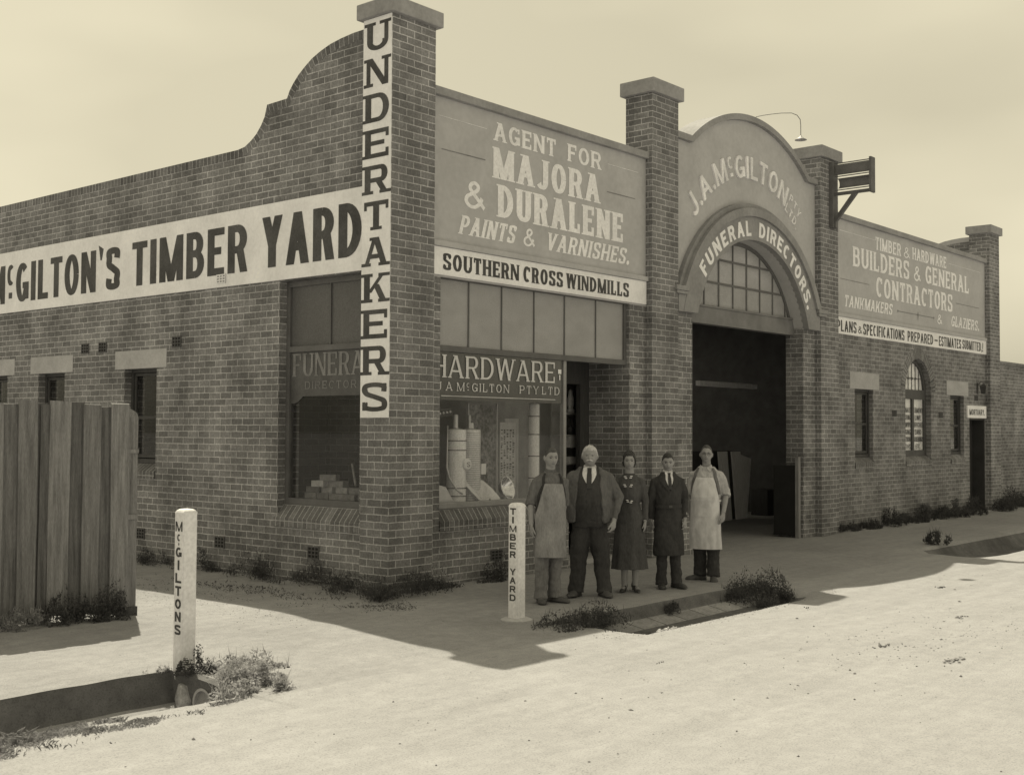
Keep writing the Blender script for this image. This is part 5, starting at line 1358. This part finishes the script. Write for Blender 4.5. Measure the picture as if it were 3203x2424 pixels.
CL = {}
def cloth(k, v, rough=.9):
    n = 'cloth_' + k
    return MATS.get(n) or mat(n, v, rough, 7, .22, 60, .14, spec=.15, bump=1.0, bs=24, stretch=(1, 1, .38))
MALE = table([(.80, .152, .112, 0), (.95, .158, .118, 0), (1.05, .146, .110, -.004), (1.2, .152, .115, -.006), (1.32, .163, .116, 0), (1.39, .152, .100, .006), (1.44, .105, .082, .012), (1.50, .064, .064, .012)])
STOUT = table([(.80, .19, .15, -.015), (.92, .20, .18, -.03), (1.06, .212, .205, -.045), (1.18, .210, .188, -.03), (1.31, .205, .15, -.006), (1.39, .182, .12, .006), (1.445, .125, .092, .012), (1.50, .08, .078, .010)])
PAUNCH = table([(.80, .165, .125, -.01), (.94, .166, .148, -.02), (1.08, .168, .163, -.03), (1.2, .166, .148, -.02), (1.32, .166, .124, -.002), (1.39, .155, .104, .006), (1.44, .108, .085, .012), (1.50, .066, .066, .012)])
FEM = table([(.80, .165, .118, 0), (.93, .172, .125, .005), (1.08, .122, .098, 0), (1.2, .142, .122, -.012), (1.30, .150, .125, -.015), (1.39, .132, .09, .004), (1.44, .085, .066, .012), (1.50, .052, .052, .012)])

def person(label, x, y, H, face, prof, legs, arms, head, spec):
    """legs: [(foot x, foot y, toe angle)] ; arms: [(elbow, wrist, thumb dir)] for viewer's left then right"""
    zf = gh(x, y)
    mb = MB()
    loft(mb, prof, .90, 1.50, -.024)
    for sx, (fx_, fy_, fa) in zip((-1, 1), legs):
        kx = fx_ * .5 + sx * .045
        kk = spec.get('calf', .052)
        mb.tube([(sx * .085, 0, .93), (sx * .088, -.005, .72), (kx, fy_ * .5 - .012, .49), (fx_ * .85 + sx * .01, fy_ * .8 + .008, .33), (fx_, fy_ + .02, .10), (fx_, fy_ + .02, .05)], [.085, .075, .055, kk, .037, .036], 14)
        mb.tube([(fx_, fy_ + .04, .05), (fx_ + math.sin(fa) * .1, fy_ - math.cos(fa) * .10, .035)], [.034, .026], 10)
    shw = prof(1.36)[0]
    for sx, (el, wr, th) in zip((-1, 1), arms):
        mb.tube([(sx * (shw - .045), .005, 1.395), (sx * (shw + .006), .005, 1.362), ((sx * (shw + .012) + el[0]) / 2, el[1] / 2, (1.362 + el[2]) / 2 + .01), el, ((el[0] * .6 + wr[0] * .4), (el[1] * .6 + wr[1] * .4), (el[2] * .6 + wr[2] * .4)), wr], [.030, .036, .038, .037, .038, .027], 14)
        d = Vector(wr) - Vector(el); d = (d.normalized() + Vector((0, 0, -.6))).normalized()
        add_hand(mb, wr, d, (-sx, 0.15, 0), th, spec.get('curl', .55), spec.get('hs', 1.0))
    mb.tube([(0, .018, 1.44), (0, .006, 1.50), (0, -.004, 1.56)], [.064, .054, .054], 16)
    hm = Matrix.Translation((0, head.get('dy', -.012), 1.628 + head.get('dz', 0))) @ Matrix.Rotation(head.get('yaw', 0), 4, 'Z') @ Matrix.Rotation(head.get('nod', 0), 4, 'X') @ Matrix.Rotation(head.get('roll', 0), 4, 'Y')
    hf = head_shape(head.get('wide', 1), head.get('jowl', 0), head.get('nose', 1))
    D = sphere_dirs(56, 48)
    hv = [[hf(d) for d in row] for row in D]
    mb.rings([[hm @ p for p in row] for row in hv])
    for sx in (-1, 1):
        e = MB(); e.ball((sx * .077 * head.get('wide', 1), .012, -.006), (.011, .020, .031), 12, 8)
        for v in e.bm.verts: v.co = hm @ v.co
        tm = bpy.data.meshes.new('t'); e.bm.to_mesh(tm); e.bm.free(); mb.bm.from_mesh(tm); bpy.data.meshes.remove(tm)
    body = mesh_obj('person', fuse(mb, .0055, 1), SKIN)
    body.location = (x, y, zf); body.rotation_euler = (spec.get('lx', 0), spec.get('ly', 0), face); s = H / 1.748; body.scale = (s, s, s)
    tag(body, label, 'person', 'the five people posing on the footpath')
    flat = [p for row in hv for p in row]
    def fy(px, pz): return min(p.y for p in flat if abs(p.x - px) < .008 and abs(p.z - pz) < .008)
    def small(name, m_, fn):
        q = MB(); fn(q)
        for v in q.bm.verts: v.co = hm @ v.co
        return q.build(name, m_, body, smooth=True, uv=False)
    DK = MATS.get('eye_dark') or mat('eye_dark', .03, .3)
    for sx in (-1, 1):
        small('eye', DK, lambda q: q.ball((sx * .031, fy(sx * .031, .003) + .0005, .003), (.0115, .0035, .0042), 12, 6))
        small('eyebrow', spec['hairm'], lambda q: q.tube([(sx * a, fy(sx * a, b) - .001, b) for a, b in ((.014, .019), (.028, .024), (.046, .018))], [.0028, .0036, .002], 6))
    small('mouth', MATS.get('lip') or mat('lip', .14, .5), lambda q: q.tube([(a, fy(a, -.062 + abs(a) * .12) - .0005, -.062 + abs(a) * .16) for a in (-.024, -.012, 0, .012, .024)], [.001, .003, .0034, .003, .001], 6))
    # hair: a cap over the skull that dips inside below the hairline
    hq = MB(); th_ = head.get('hair', 1.06); fr_, sd_, bk_ = head.get('line', (.062, .004, -.06)); na = head.get('wave', .004)
    rows = []
    for row in sphere_dirs(64, 44):
        r_ = []
        for d in row:
            p = hf(d); kk = max(0, min(1, (1 + d[1] - .30) / .5)); kk = kk * kk * (3 - 2 * kk)
            lz = fr_ + (sd_ - fr_) * kk if d[1] < 0 else sd_ + (bk_ - sd_) * d[1]
            lz += .007 * noise.noise(Vector((d[0] * 7, d[1] * 7, spec.get('seed', 0) * 3)))
            if d[1] < -.2: lz += head.get('widow', 0) * abs(d[0])
            t = max(0, min(1, (p.z - lz) / .016 + .5)); t = t * t * (3 - 2 * t)
            nn = noise.noise(Vector((d[0] * 5 + 3, d[1] * 9, d[2] * 4 + spec.get('seed', 0)))) + .5 * noise.noise(Vector((d[0] * 22, d[1] * 12, d[2] * 10)))
            base = Vector((d[0] * .074 * head.get('wide', 1), d[1] * .096, d[2] * .118)); base = base if p.length < base.length or d[2] > 0 else p
            k = (.88 + (th_ - .88) * t); q = base * k
            q += base.normalized() * na * nn * t + Vector((0, 0, head.get('quiff', 0) * max(0, -d[1]) * max(0, d[2]) * t))
            r_.append(hm @ q)
        rows.append(r_)
    hq.rings(rows); hq.build('hair', spec['hairm'], body, smooth=True, uv=False)
    return body, hm, fy, small

def sleeves(mb, prof, arms, to, r0=.066, r1=.05, off=.0, puff=0):
    shw = prof(1.36)[0]
    for sx, (el, wr, th) in zip((-1, 1), arms):
        el, wr = Vector(el), Vector(wr); sh = Vector((sx * (shw + .004), .005, 1.362)); a = sh.lerp(el, .5)
        pts = [Vector((sx * (shw - .06), .008, 1.398)), sh, a, el]; rr = [r0 * .78 + puff * .4, r0 + puff, (r0 + r1) / 2 + .006 + puff * .4, r1 + .004]
        if to == 'elbow': pts[-1] = el + (wr - el) * .06; pts.append(el + (wr - el) * .10); rr[-1] = r1 + .008; rr.append(r1 + .014)
        else:
            for t in (.35, .7, .97): pts.append(el.lerp(wr, t)); rr.append(r1 + (.036 - r1) * t)
        mb.tube(pts, rr, 16)
def trousers(mat_, body, legs, r=(.108, .098, .088, .086), waist=None, prof=MALE, hem=.045, seed=1.0):
    mb = MB()
    loft(mb, prof, .80, waist or 1.03, .012)
    for sx, (fx_, fy_, fa) in zip((-1, 1), legs):
        kx = fx_ * .5 + sx * .045
        mb.tube([(sx * .082, 0, .93), (sx * .088, -.002, .78), (kx, fy_ * .5 - .006, .50), (fx_ * .8 + sx * .01, fy_ * .75 + .008, .28), (fx_, fy_ + .012, .12), (fx_, fy_ + .005, hem)], [r[0], r[0], r[1], r[2], r[3], r[3] + .004], 20)
    return mesh_obj('trousers', fuse(mb, .011, 3, (.014, 10, 11, seed)), mat_, body)
rot = lambda x, y, da=0: math.atan2(CAM.x - x, -(CAM.y - y)) + da
lz = lambda a, b, n: list(np.linspace(a, b, n))
GREYHAIR = mat('hair_grey', .52, .6, 20, .3, 150, .3); DARKHAIR = mat('hair_dark', .04, .45, 20, .3, 150, .3); FAIRHAIR = mat('hair_mid', .075, .5, 20, .3, 150, .3)
LEATH = mat('shoe_leather', .06, .4, 10, .3); DUSTY = mat('dusty_boot', .095, .7, 12, .4)

# --- first man: bib apron over rolled sleeves
px, py = .93, -1.58
legs = [(-.085, -.03, -.12), (.10, .05, .75)]
arms = [((-.212, .02, 1.115), (-.222, -.05, .87), (0.2, -1, 0)), ((.195, .07, 1.12), (.165, .12, .89), (0, -1, 0))]
b, hm, fy, small = person('lean man in a long grey bib apron with rolled sleeves beside the TIMBER YARD post', px, py, 1.725, rot(px, py, .28), MALE, legs, arms, dict(nod=.05, yaw=.06, hair=1.03, line=(.066, .006, -.055), wide=.98, wave=.003), dict(hairm=FAIRHAIR, seed=1, curl=.75, ly=.022))
mb = MB(); loft(mb, MALE, .96, 1.468, .012); sleeves(mb, MALE, arms, 'elbow', .057, .050); mesh_obj('shirt', fuse(mb, .010, 2, (.013, 11, 10, 2)), cloth('work_shirt', .145), b)
MB().rings([[(.062 * math.cos(a), .004 + .062 * math.sin(a), 1.462 + .02 * math.sin(a)) for a in np.linspace(0, 2 * PI, 21)[:-1]], [(.058 * math.cos(a), .0 + .058 * math.sin(a), 1.508 + .018 * math.sin(a)) for a in np.linspace(0, 2 * PI, 21)[:-1]]]).build('collar', MATS['cloth_work_shirt'], b, uv=False)
trousers(cloth('work_trousers', .20), b, legs, (.097, .083, .074, .076), seed=3)
add_shoe('boot', DUSTY, b, -.085, -.03, -.12); add_shoe('boot', DUSTY, b, .10, .05, .75)
AP = table([(.40, .172, .135, -.02), (.95, .166, .124, -.004), (1.05, .156, .120, -.006), (1.2, .160, .121, -.006), (1.32, .168, .120, 0), (1.39, .157, .104, .006), (1.46, .10, .082, .012)])
ap = patch('apron', cloth('grey_apron', .27), b, AP, lz(.52, 1.34, 30), lambda z: -float(np.interp(z, [.5, 1.0, 1.1, 1.34], [62, 66, 55, 27])), lambda z: float(np.interp(z, [.5, 1.0, 1.1, 1.34], [62, 66, 55, 27])), .026, .006, 24, lambda a, z: .005 * math.sin(a * .12 + 3 * z) + .008 * noise.noise(Vector((a * .05, z * 5, 4))))
for s_ in (-1, 1):
    patch('apron_strap', cloth('dark_strap', .05), b, AP, lz(1.02, 1.455, 18), lambda z: s_ * float(np.interp(z, [1.02, 1.2, 1.33, 1.455], [70, 60, 32, 40])) - 6, lambda z: s_ * float(np.interp(z, [1.02, 1.2, 1.33, 1.455], [70, 60, 32, 40])) + 6, .016, .006, 3)

# --- second man: portly, cardigan over waistcoat
px, py = 1.66, -1.62
legs = [(-.155, -.02, -.35), (.165, .02, .45)]
arms = [((-.315, .02, 1.13), (-.295, -.075, .875), (.35, -1, 0)), ((.325, .04, 1.13), (.285, -.12, .885), (-.6, -1, 0))]
b, hm, fy, small = person('portly grey man with a white moustache in an open cardigan and dark waistcoat', px, py, 1.755, rot(px, py, -.05), STOUT, legs, arms, dict(wide=1.16, jowl=.16, hair=1.075, line=(.064, -.008, -.06), wave=.008, dz=-.018, dy=-.015, nod=-.03), dict(hairm=GREYHAIR, seed=2, lx=-.012, curl=.85, hs=1.1))
small('moustache', mat('hair_white', .55, .7, 20, .2), lambda q: q.tube([(a, fy(a, -.05) - .004, -.047 - abs(a) * .25) for a in (-.042, -.025, -.008, 0, .008, .025, .042)], [.003, .008, .009, .008, .009, .008, .003], 8))
mb = MB(); loft(mb, STOUT, .87, 1.465, .014); mesh_obj('waistcoat', fuse(mb, .011, 2, (.007, 9, 14, 1)), cloth('dark_waistcoat', .06), b)
patch('shirt_front', cloth('white_shirt', .72), b, STOUT, lz(1.27, 1.475, 14), lambda z: -float(np.interp(z, [1.27, 1.475], [1, 34])), lambda z: float(np.interp(z, [1.27, 1.475], [1, 34])), .014, .004, 12)
patch('necktie', cloth('dark_tie', .06), b, STOUT, lz(1.24, 1.475, 14), lambda z: -float(np.interp(z, [1.24, 1.43, 1.475], [5, 6, 9])), lambda z: float(np.interp(z, [1.24, 1.43, 1.475], [5, 6, 9])), .02, .006, 6)
MB().rings([[(.078 * math.cos(a), .004 + .072 * math.sin(a), 1.458 + .022 * math.sin(a)) for a in np.linspace(0, 2 * PI, 21)[:-1]], [(.072 * math.cos(a), .0 + .066 * math.sin(a), 1.500 + .018 * math.sin(a)) for a in np.linspace(0, 2 * PI, 21)[:-1]]]).build('collar', MATS['cloth_white_shirt'], b, uv=False)
for z in (1.22, 1.17, 1.12, 1.07, 1.02): pass
CD = table([(.84, .222, .175, -.025), (.92, .225, .19, -.03), (1.06, .232, .21, -.04), (1.18, .228, .195, -.026), (1.31, .216, .156, -.004), (1.39, .190, .124, .006), (1.445, .135, .096, .012), (1.49, .09, .085, .012)])
mb = MB(); R_ = []
for z in lz(.85, 1.485, 26):
    g_ = float(np.interp(z, [.85, 1.0, 1.3, 1.42, 1.485], [42, 36, 30, 38, 62])); rx, ry, cy = CD(z); r1, r2 = [], []
    for i in range(41):
        a = rad(g_ + (360 - 2 * g_) * i / 40)
        for r_, d_ in ((r1, .026), (r2, -.008)): r_.append(((rx + d_) * math.copysign(abs(math.sin(a)) ** .87, math.sin(a)), cy - (ry + d_) * math.copysign(abs(math.cos(a)) ** .87, math.cos(a)), z))
    R_.append(r1 + list(reversed(r2)))
mb.rings(R_); sleeves(mb, STOUT, arms, 'wrist', .080, .064)
mesh_obj('cardigan', fuse(mb, .009, 2, (.015, 9, 9, 5)), cloth('cardigan_wool', .13), b)
trousers(cloth('dark_trousers', .06), b, legs, (.12, .104, .088, .088), waist=1.0, prof=STOUT, seed=7)
add_shoe('shoe', DUSTY, b, -.155, -.02, -.35, wd=.056); add_shoe('shoe', DUSTY, b, .165, .02, .45, wd=.056)

# --- woman: dark dress with pale bows
px, py = 2.27, -1.75
legs = [(-.06, -.02, -.08), (.075, .0, .50)]
arms = [((-.195, .02, 1.12), (-.20, -.02, .88), (.2, -1, 0)), ((.198, .03, 1.12), (.205, -.03, .88), (-.2, -1, 0))]
b, hm, fy, small = person('woman with wavy dark hair in a dark mid-calf dress trimmed with pale bows', px, py, 1.655, rot(px, py, -.16), FEM, legs, arms, dict(wide=.97, hair=1.15, line=(.066, -.050, -.10), wave=.016, nose=.8, yaw=.2), dict(hairm=DARKHAIR, seed=3, curl=.4, calf=.047, hs=.88))
SK = table([(.28, .225, .19, .0), (.5, .205, .172, 0), (.75, .185, .145, .004), (.93, .178, .132, .005), (1.08, .128, .104, 0), (1.2, .150, .13, -.012), (1.30, .156, .132, -.015), (1.39, .136, .096, .004), (1.44, .092, .072, .012), (1.478, .06, .062, .012)])
mb = MB(); loft(mb, SK, .285, 1.475, 0, 72, 44, ripple=lambda a, z: .055 * math.sin(a * 9 + .5) * max(0, (.95 - z) / .66))
sleeves(mb, FEM, arms, 'wrist', .052, .044, puff=.012)
dr_ = mesh_obj('dress', fuse(mb, .008, 1, (.005, 10, 10, 8)), cloth('dress_crepe', .085), b)
BOW = cloth('bow_ribbon', .72)
def bow(xa, z, w_=.019):
    q = MB(); rx, ry, cy = SK(z); yy = lambda xx: cy - (ry + .014) * (1 - min(1, abs(xx / rx)) ** 2.3) ** (1 / 2.3)
    for dz in (-.010, .010): q.ball((xa + dz * .5 * (1 if xa > 0 else -1), yy(xa) - .006, z + dz), (w_, .008, .0075), 10, 6)
    q.build('bow', BOW, b, smooth=True, uv=False)
for xa, z in ((-.034, 1.425), (.034, 1.43), (-.034, 1.325), (.045, 1.325), (.0, 1.135), (.045, 1.125)): bow(xa, z)
MB().tube([(.204 + .03 * math.cos(a), -.026 + .03 * math.sin(a), .897) for a in np.linspace(0, 2 * PI, 17)], .004, 6).build('bracelet', ENAMEL, b, uv=False)
add_shoe('heeled_shoe', LEATH, b, -.06, -.02, -.08, .235, .037, .058, .05); add_shoe('heeled_shoe', LEATH, b, .075, 0, .50, .235, .037, .058, .05)

# --- fourth: young man in a dark dust coat
px, py = 2.87, -1.92
legs = [(-.10, -.0, -.1), (.105, .03, .45)]
arms = [((-.218, .03, 1.12), (-.218, .03, .875), (.2, -1, 0)), ((.226, .05, 1.125), (.205, -.06, .89), (-.5, -1, 0))]
b, hm, fy, small = person('young dark haired man in a long dark buttoned coat, white shirt and tie', px, py, 1.655, rot(px, py, .2), MALE, legs, arms, dict(dz=-.012, nod=.16, yaw=-.16, hair=1.05, line=(.064, .006, -.055), quiff=.010, wide=1.0, dy=-.02), dict(hairm=DARKHAIR, seed=4, ly=-.015, lx=.012, curl=.7))
CT = table([(.42, .205, .165, 0), (.70, .19, .15, 0), (.93, .175, .135, 0), (1.06, .162, .126, -.004), (1.2, .168, .130, -.006), (1.32, .178, .130, 0), (1.39, .165, .114, .006), (1.44, .118, .094, .012), (1.49, .08, .080, .012)])
mb = MB(); loft(mb, CT, .425, 1.485, 0, 40, 34, ripple=lambda a, z: .022 * math.sin(a * 6) * max(0, (1.0 - z) / .6)); sleeves(mb, MALE, arms, 'wrist', .066, .054)
mesh_obj('dust_coat', fuse(mb, .009, 2, (.014, 9, 7, 11)), cloth('dark_coat', .055), b)
patch('shirt_front', MATS['cloth_white_shirt'], b, CT, lz(1.28, 1.488, 14), lambda z: -float(np.interp(z, [1.28, 1.45, 1.488], [1, 20, 34])), lambda z: float(np.interp(z, [1.28, 1.45, 1.488], [1, 20, 34])), .004, .004, 12)
patch('necktie', MATS['cloth_dark_tie'], b, CT, lz(1.27, 1.48, 14), lambda z: -float(np.interp(z, [1.27, 1.45, 1.48], [5, 5, 9])), lambda z: float(np.interp(z, [1.27, 1.45, 1.48], [5, 5, 9])), .010, .006, 6)
for s_ in (-1, 1):
    patch('lapel', MATS['cloth_dark_coat'], b, CT, lz(1.24, 1.49, 14), lambda z: s_ * float(np.interp(z, [1.24, 1.45, 1.49], [1, 19, 33])), lambda z: s_ * float(np.interp(z, [1.24, 1.40, 1.49], [4, 44, 60])), .008, .008, 8)
    MB().rings([[(.064 * math.cos(a), .004 + .062 * math.sin(a), 1.478 + .022 * math.sin(a)) for a in np.linspace(0, 2 * PI, 21)[:-1]], [(.060 * math.cos(a), .0 + .058 * math.sin(a), 1.515 + .018 * math.sin(a)) for a in np.linspace(0, 2 * PI, 21)[:-1]]]).build('collar', MATS['cloth_white_shirt'], b, uv=False) if s_ == 1 else None
patch('belt', MATS['cloth_dark_coat'], b, CT, lz(1.03, 1.075, 4), lambda z: -88, lambda z: 88, .006, .008, 20)
MB().box(-.02, .025, -.155, -.146, 1.035, 1.07).build('buckle', METALD, b)
trousers(MATS['cloth_dark_trousers'], b, legs, (.092, .078, .068, .070), seed=9)
add_shoe('shoe', LEATH, b, -.10, 0, -.1); add_shoe('shoe', LEATH, b, .105, .03, .45)

# --- fifth: older man in a white bib apron and spectacles
px, py = 3.93, -1.80
legs = [(-.10, .06, -.95), (.095, -.03, .22)]
arms = [((-.222, .03, 1.115), (-.215, .02, .865), (.2, -1, 0)), ((.245, .04, 1.12), (.235, -.10, .885), (-.5, -1, 0))]
b, hm, fy, small = person('older man in spectacles, stained white bib apron and rolled sleeves', px, py, 1.745, rot(px, py, -.18), PAUNCH, legs, arms, dict(nod=-.04, yaw=.2, roll=.04, hair=1.03, line=(.076, .006, -.055), quiff=.018, wide=1.0), dict(hairm=FAIRHAIR, seed=5, curl=.7, hs=1.05))
mb = MB(); loft(mb, PAUNCH, .96, 1.468, .012); sleeves(mb, PAUNCH, arms, 'elbow', .062, .056); mesh_obj('shirt', fuse(mb, .010, 2, (.015, 10, 10, 13)), cloth('pale_shirt', .46), b)
for s_ in (-1, 1):
    MB().rings([[(s_ * .012, -.082, 1.462), (s_ * .062, -.055, 1.490), (s_ * .072, -.03, 1.50), (s_ * .07, -.02, 1.47)], [(s_ * .012, -.094, 1.462), (s_ * .066, -.105, 1.402), (s_ * .085, -.06, 1.45), (s_ * .08, -.02, 1.465)]]).build('collar', MATS['cloth_pale_shirt'], b, uv=False)
trousers(MATS['cloth_dark_trousers'], b, legs, (.10, .088, .08, .084), prof=PAUNCH, hem=.06, seed=15)
add_shoe('boot', DUSTY, b, -.10, .06, -.95); add_shoe('boot', DUSTY, b, .095, -.03, .22)
AP5 = table([(.40, .195, .15, -.02), (.70, .19, .155, -.02), (.94, .178, .155, -.02), (1.08, .177, .170, -.03), (1.2, .175, .155, -.02), (1.32, .172, .129, -.002), (1.39, .160, .108, .006), (1.46, .105, .085, .012)])
ap = patch('apron', mat('white_apron', .66, .9, 5, .14, 16, .14, spec=.15, bump=.9, bs=20, stretch=(1, 1, .5)), b, AP5, lz(.42, 1.335, 34), lambda z: -float(np.interp(z, [.42, 1.0, 1.1, 1.25, 1.335], [74, 68, 60, 44, 32])), lambda z: float(np.interp(z, [.42, 1.0, 1.1, 1.25, 1.335], [74, 68, 60, 44, 32])), .016, .006, 26, lambda a, z: .006 * math.sin(a * .10 + 2 * z) * max(0, 1.1 - z) + .007 * noise.noise(Vector((a * .05, z * 5, 14))))
patch('apron_tie', MATS['white_apron'], b, AP5, lz(1.03, 1.048, 3), lambda z: -82, lambda z: 82, .024, .004, 24)
patch('apron_pocket', MATS['white_apron'], b, AP5, lz(.84, .98, 6), lambda z: -32, lambda z: 20, .026, .004, 14)
for s_ in (-1, 1):
    patch('waistcoat_edge', cloth('grey_vest', .17), b, AP5, lz(1.12, 1.455, 16), lambda z: s_ * float(np.interp(z, [1.12, 1.25, 1.35, 1.455], [72, 58, 42, 46])) - 8, lambda z: s_ * float(np.interp(z, [1.12, 1.25, 1.35, 1.455], [72, 58, 42, 46])) + 8, .014, .006, 4)
def specs(q):
    for s_ in (-1, 1):
        yy = fy(s_ * .031, .0) - .012
        q.tube([(s_ * .032 + .021 * math.cos(a), yy, .0 + .019 * math.sin(a)) for a in np.linspace(0, 2 * PI, 21)], .0016, 6)
        q.tube([(s_ * .053, yy, .004), (s_ * .078, .0, .008)], .0013, 6)
    q.tube([(-.011, fy(.031, 0) - .013, .004), (0, fy(.031, 0) - .018, .008), (.011, fy(.031, 0) - .013, .004)], .0015, 6)
small('spectacles', METALD, specs)
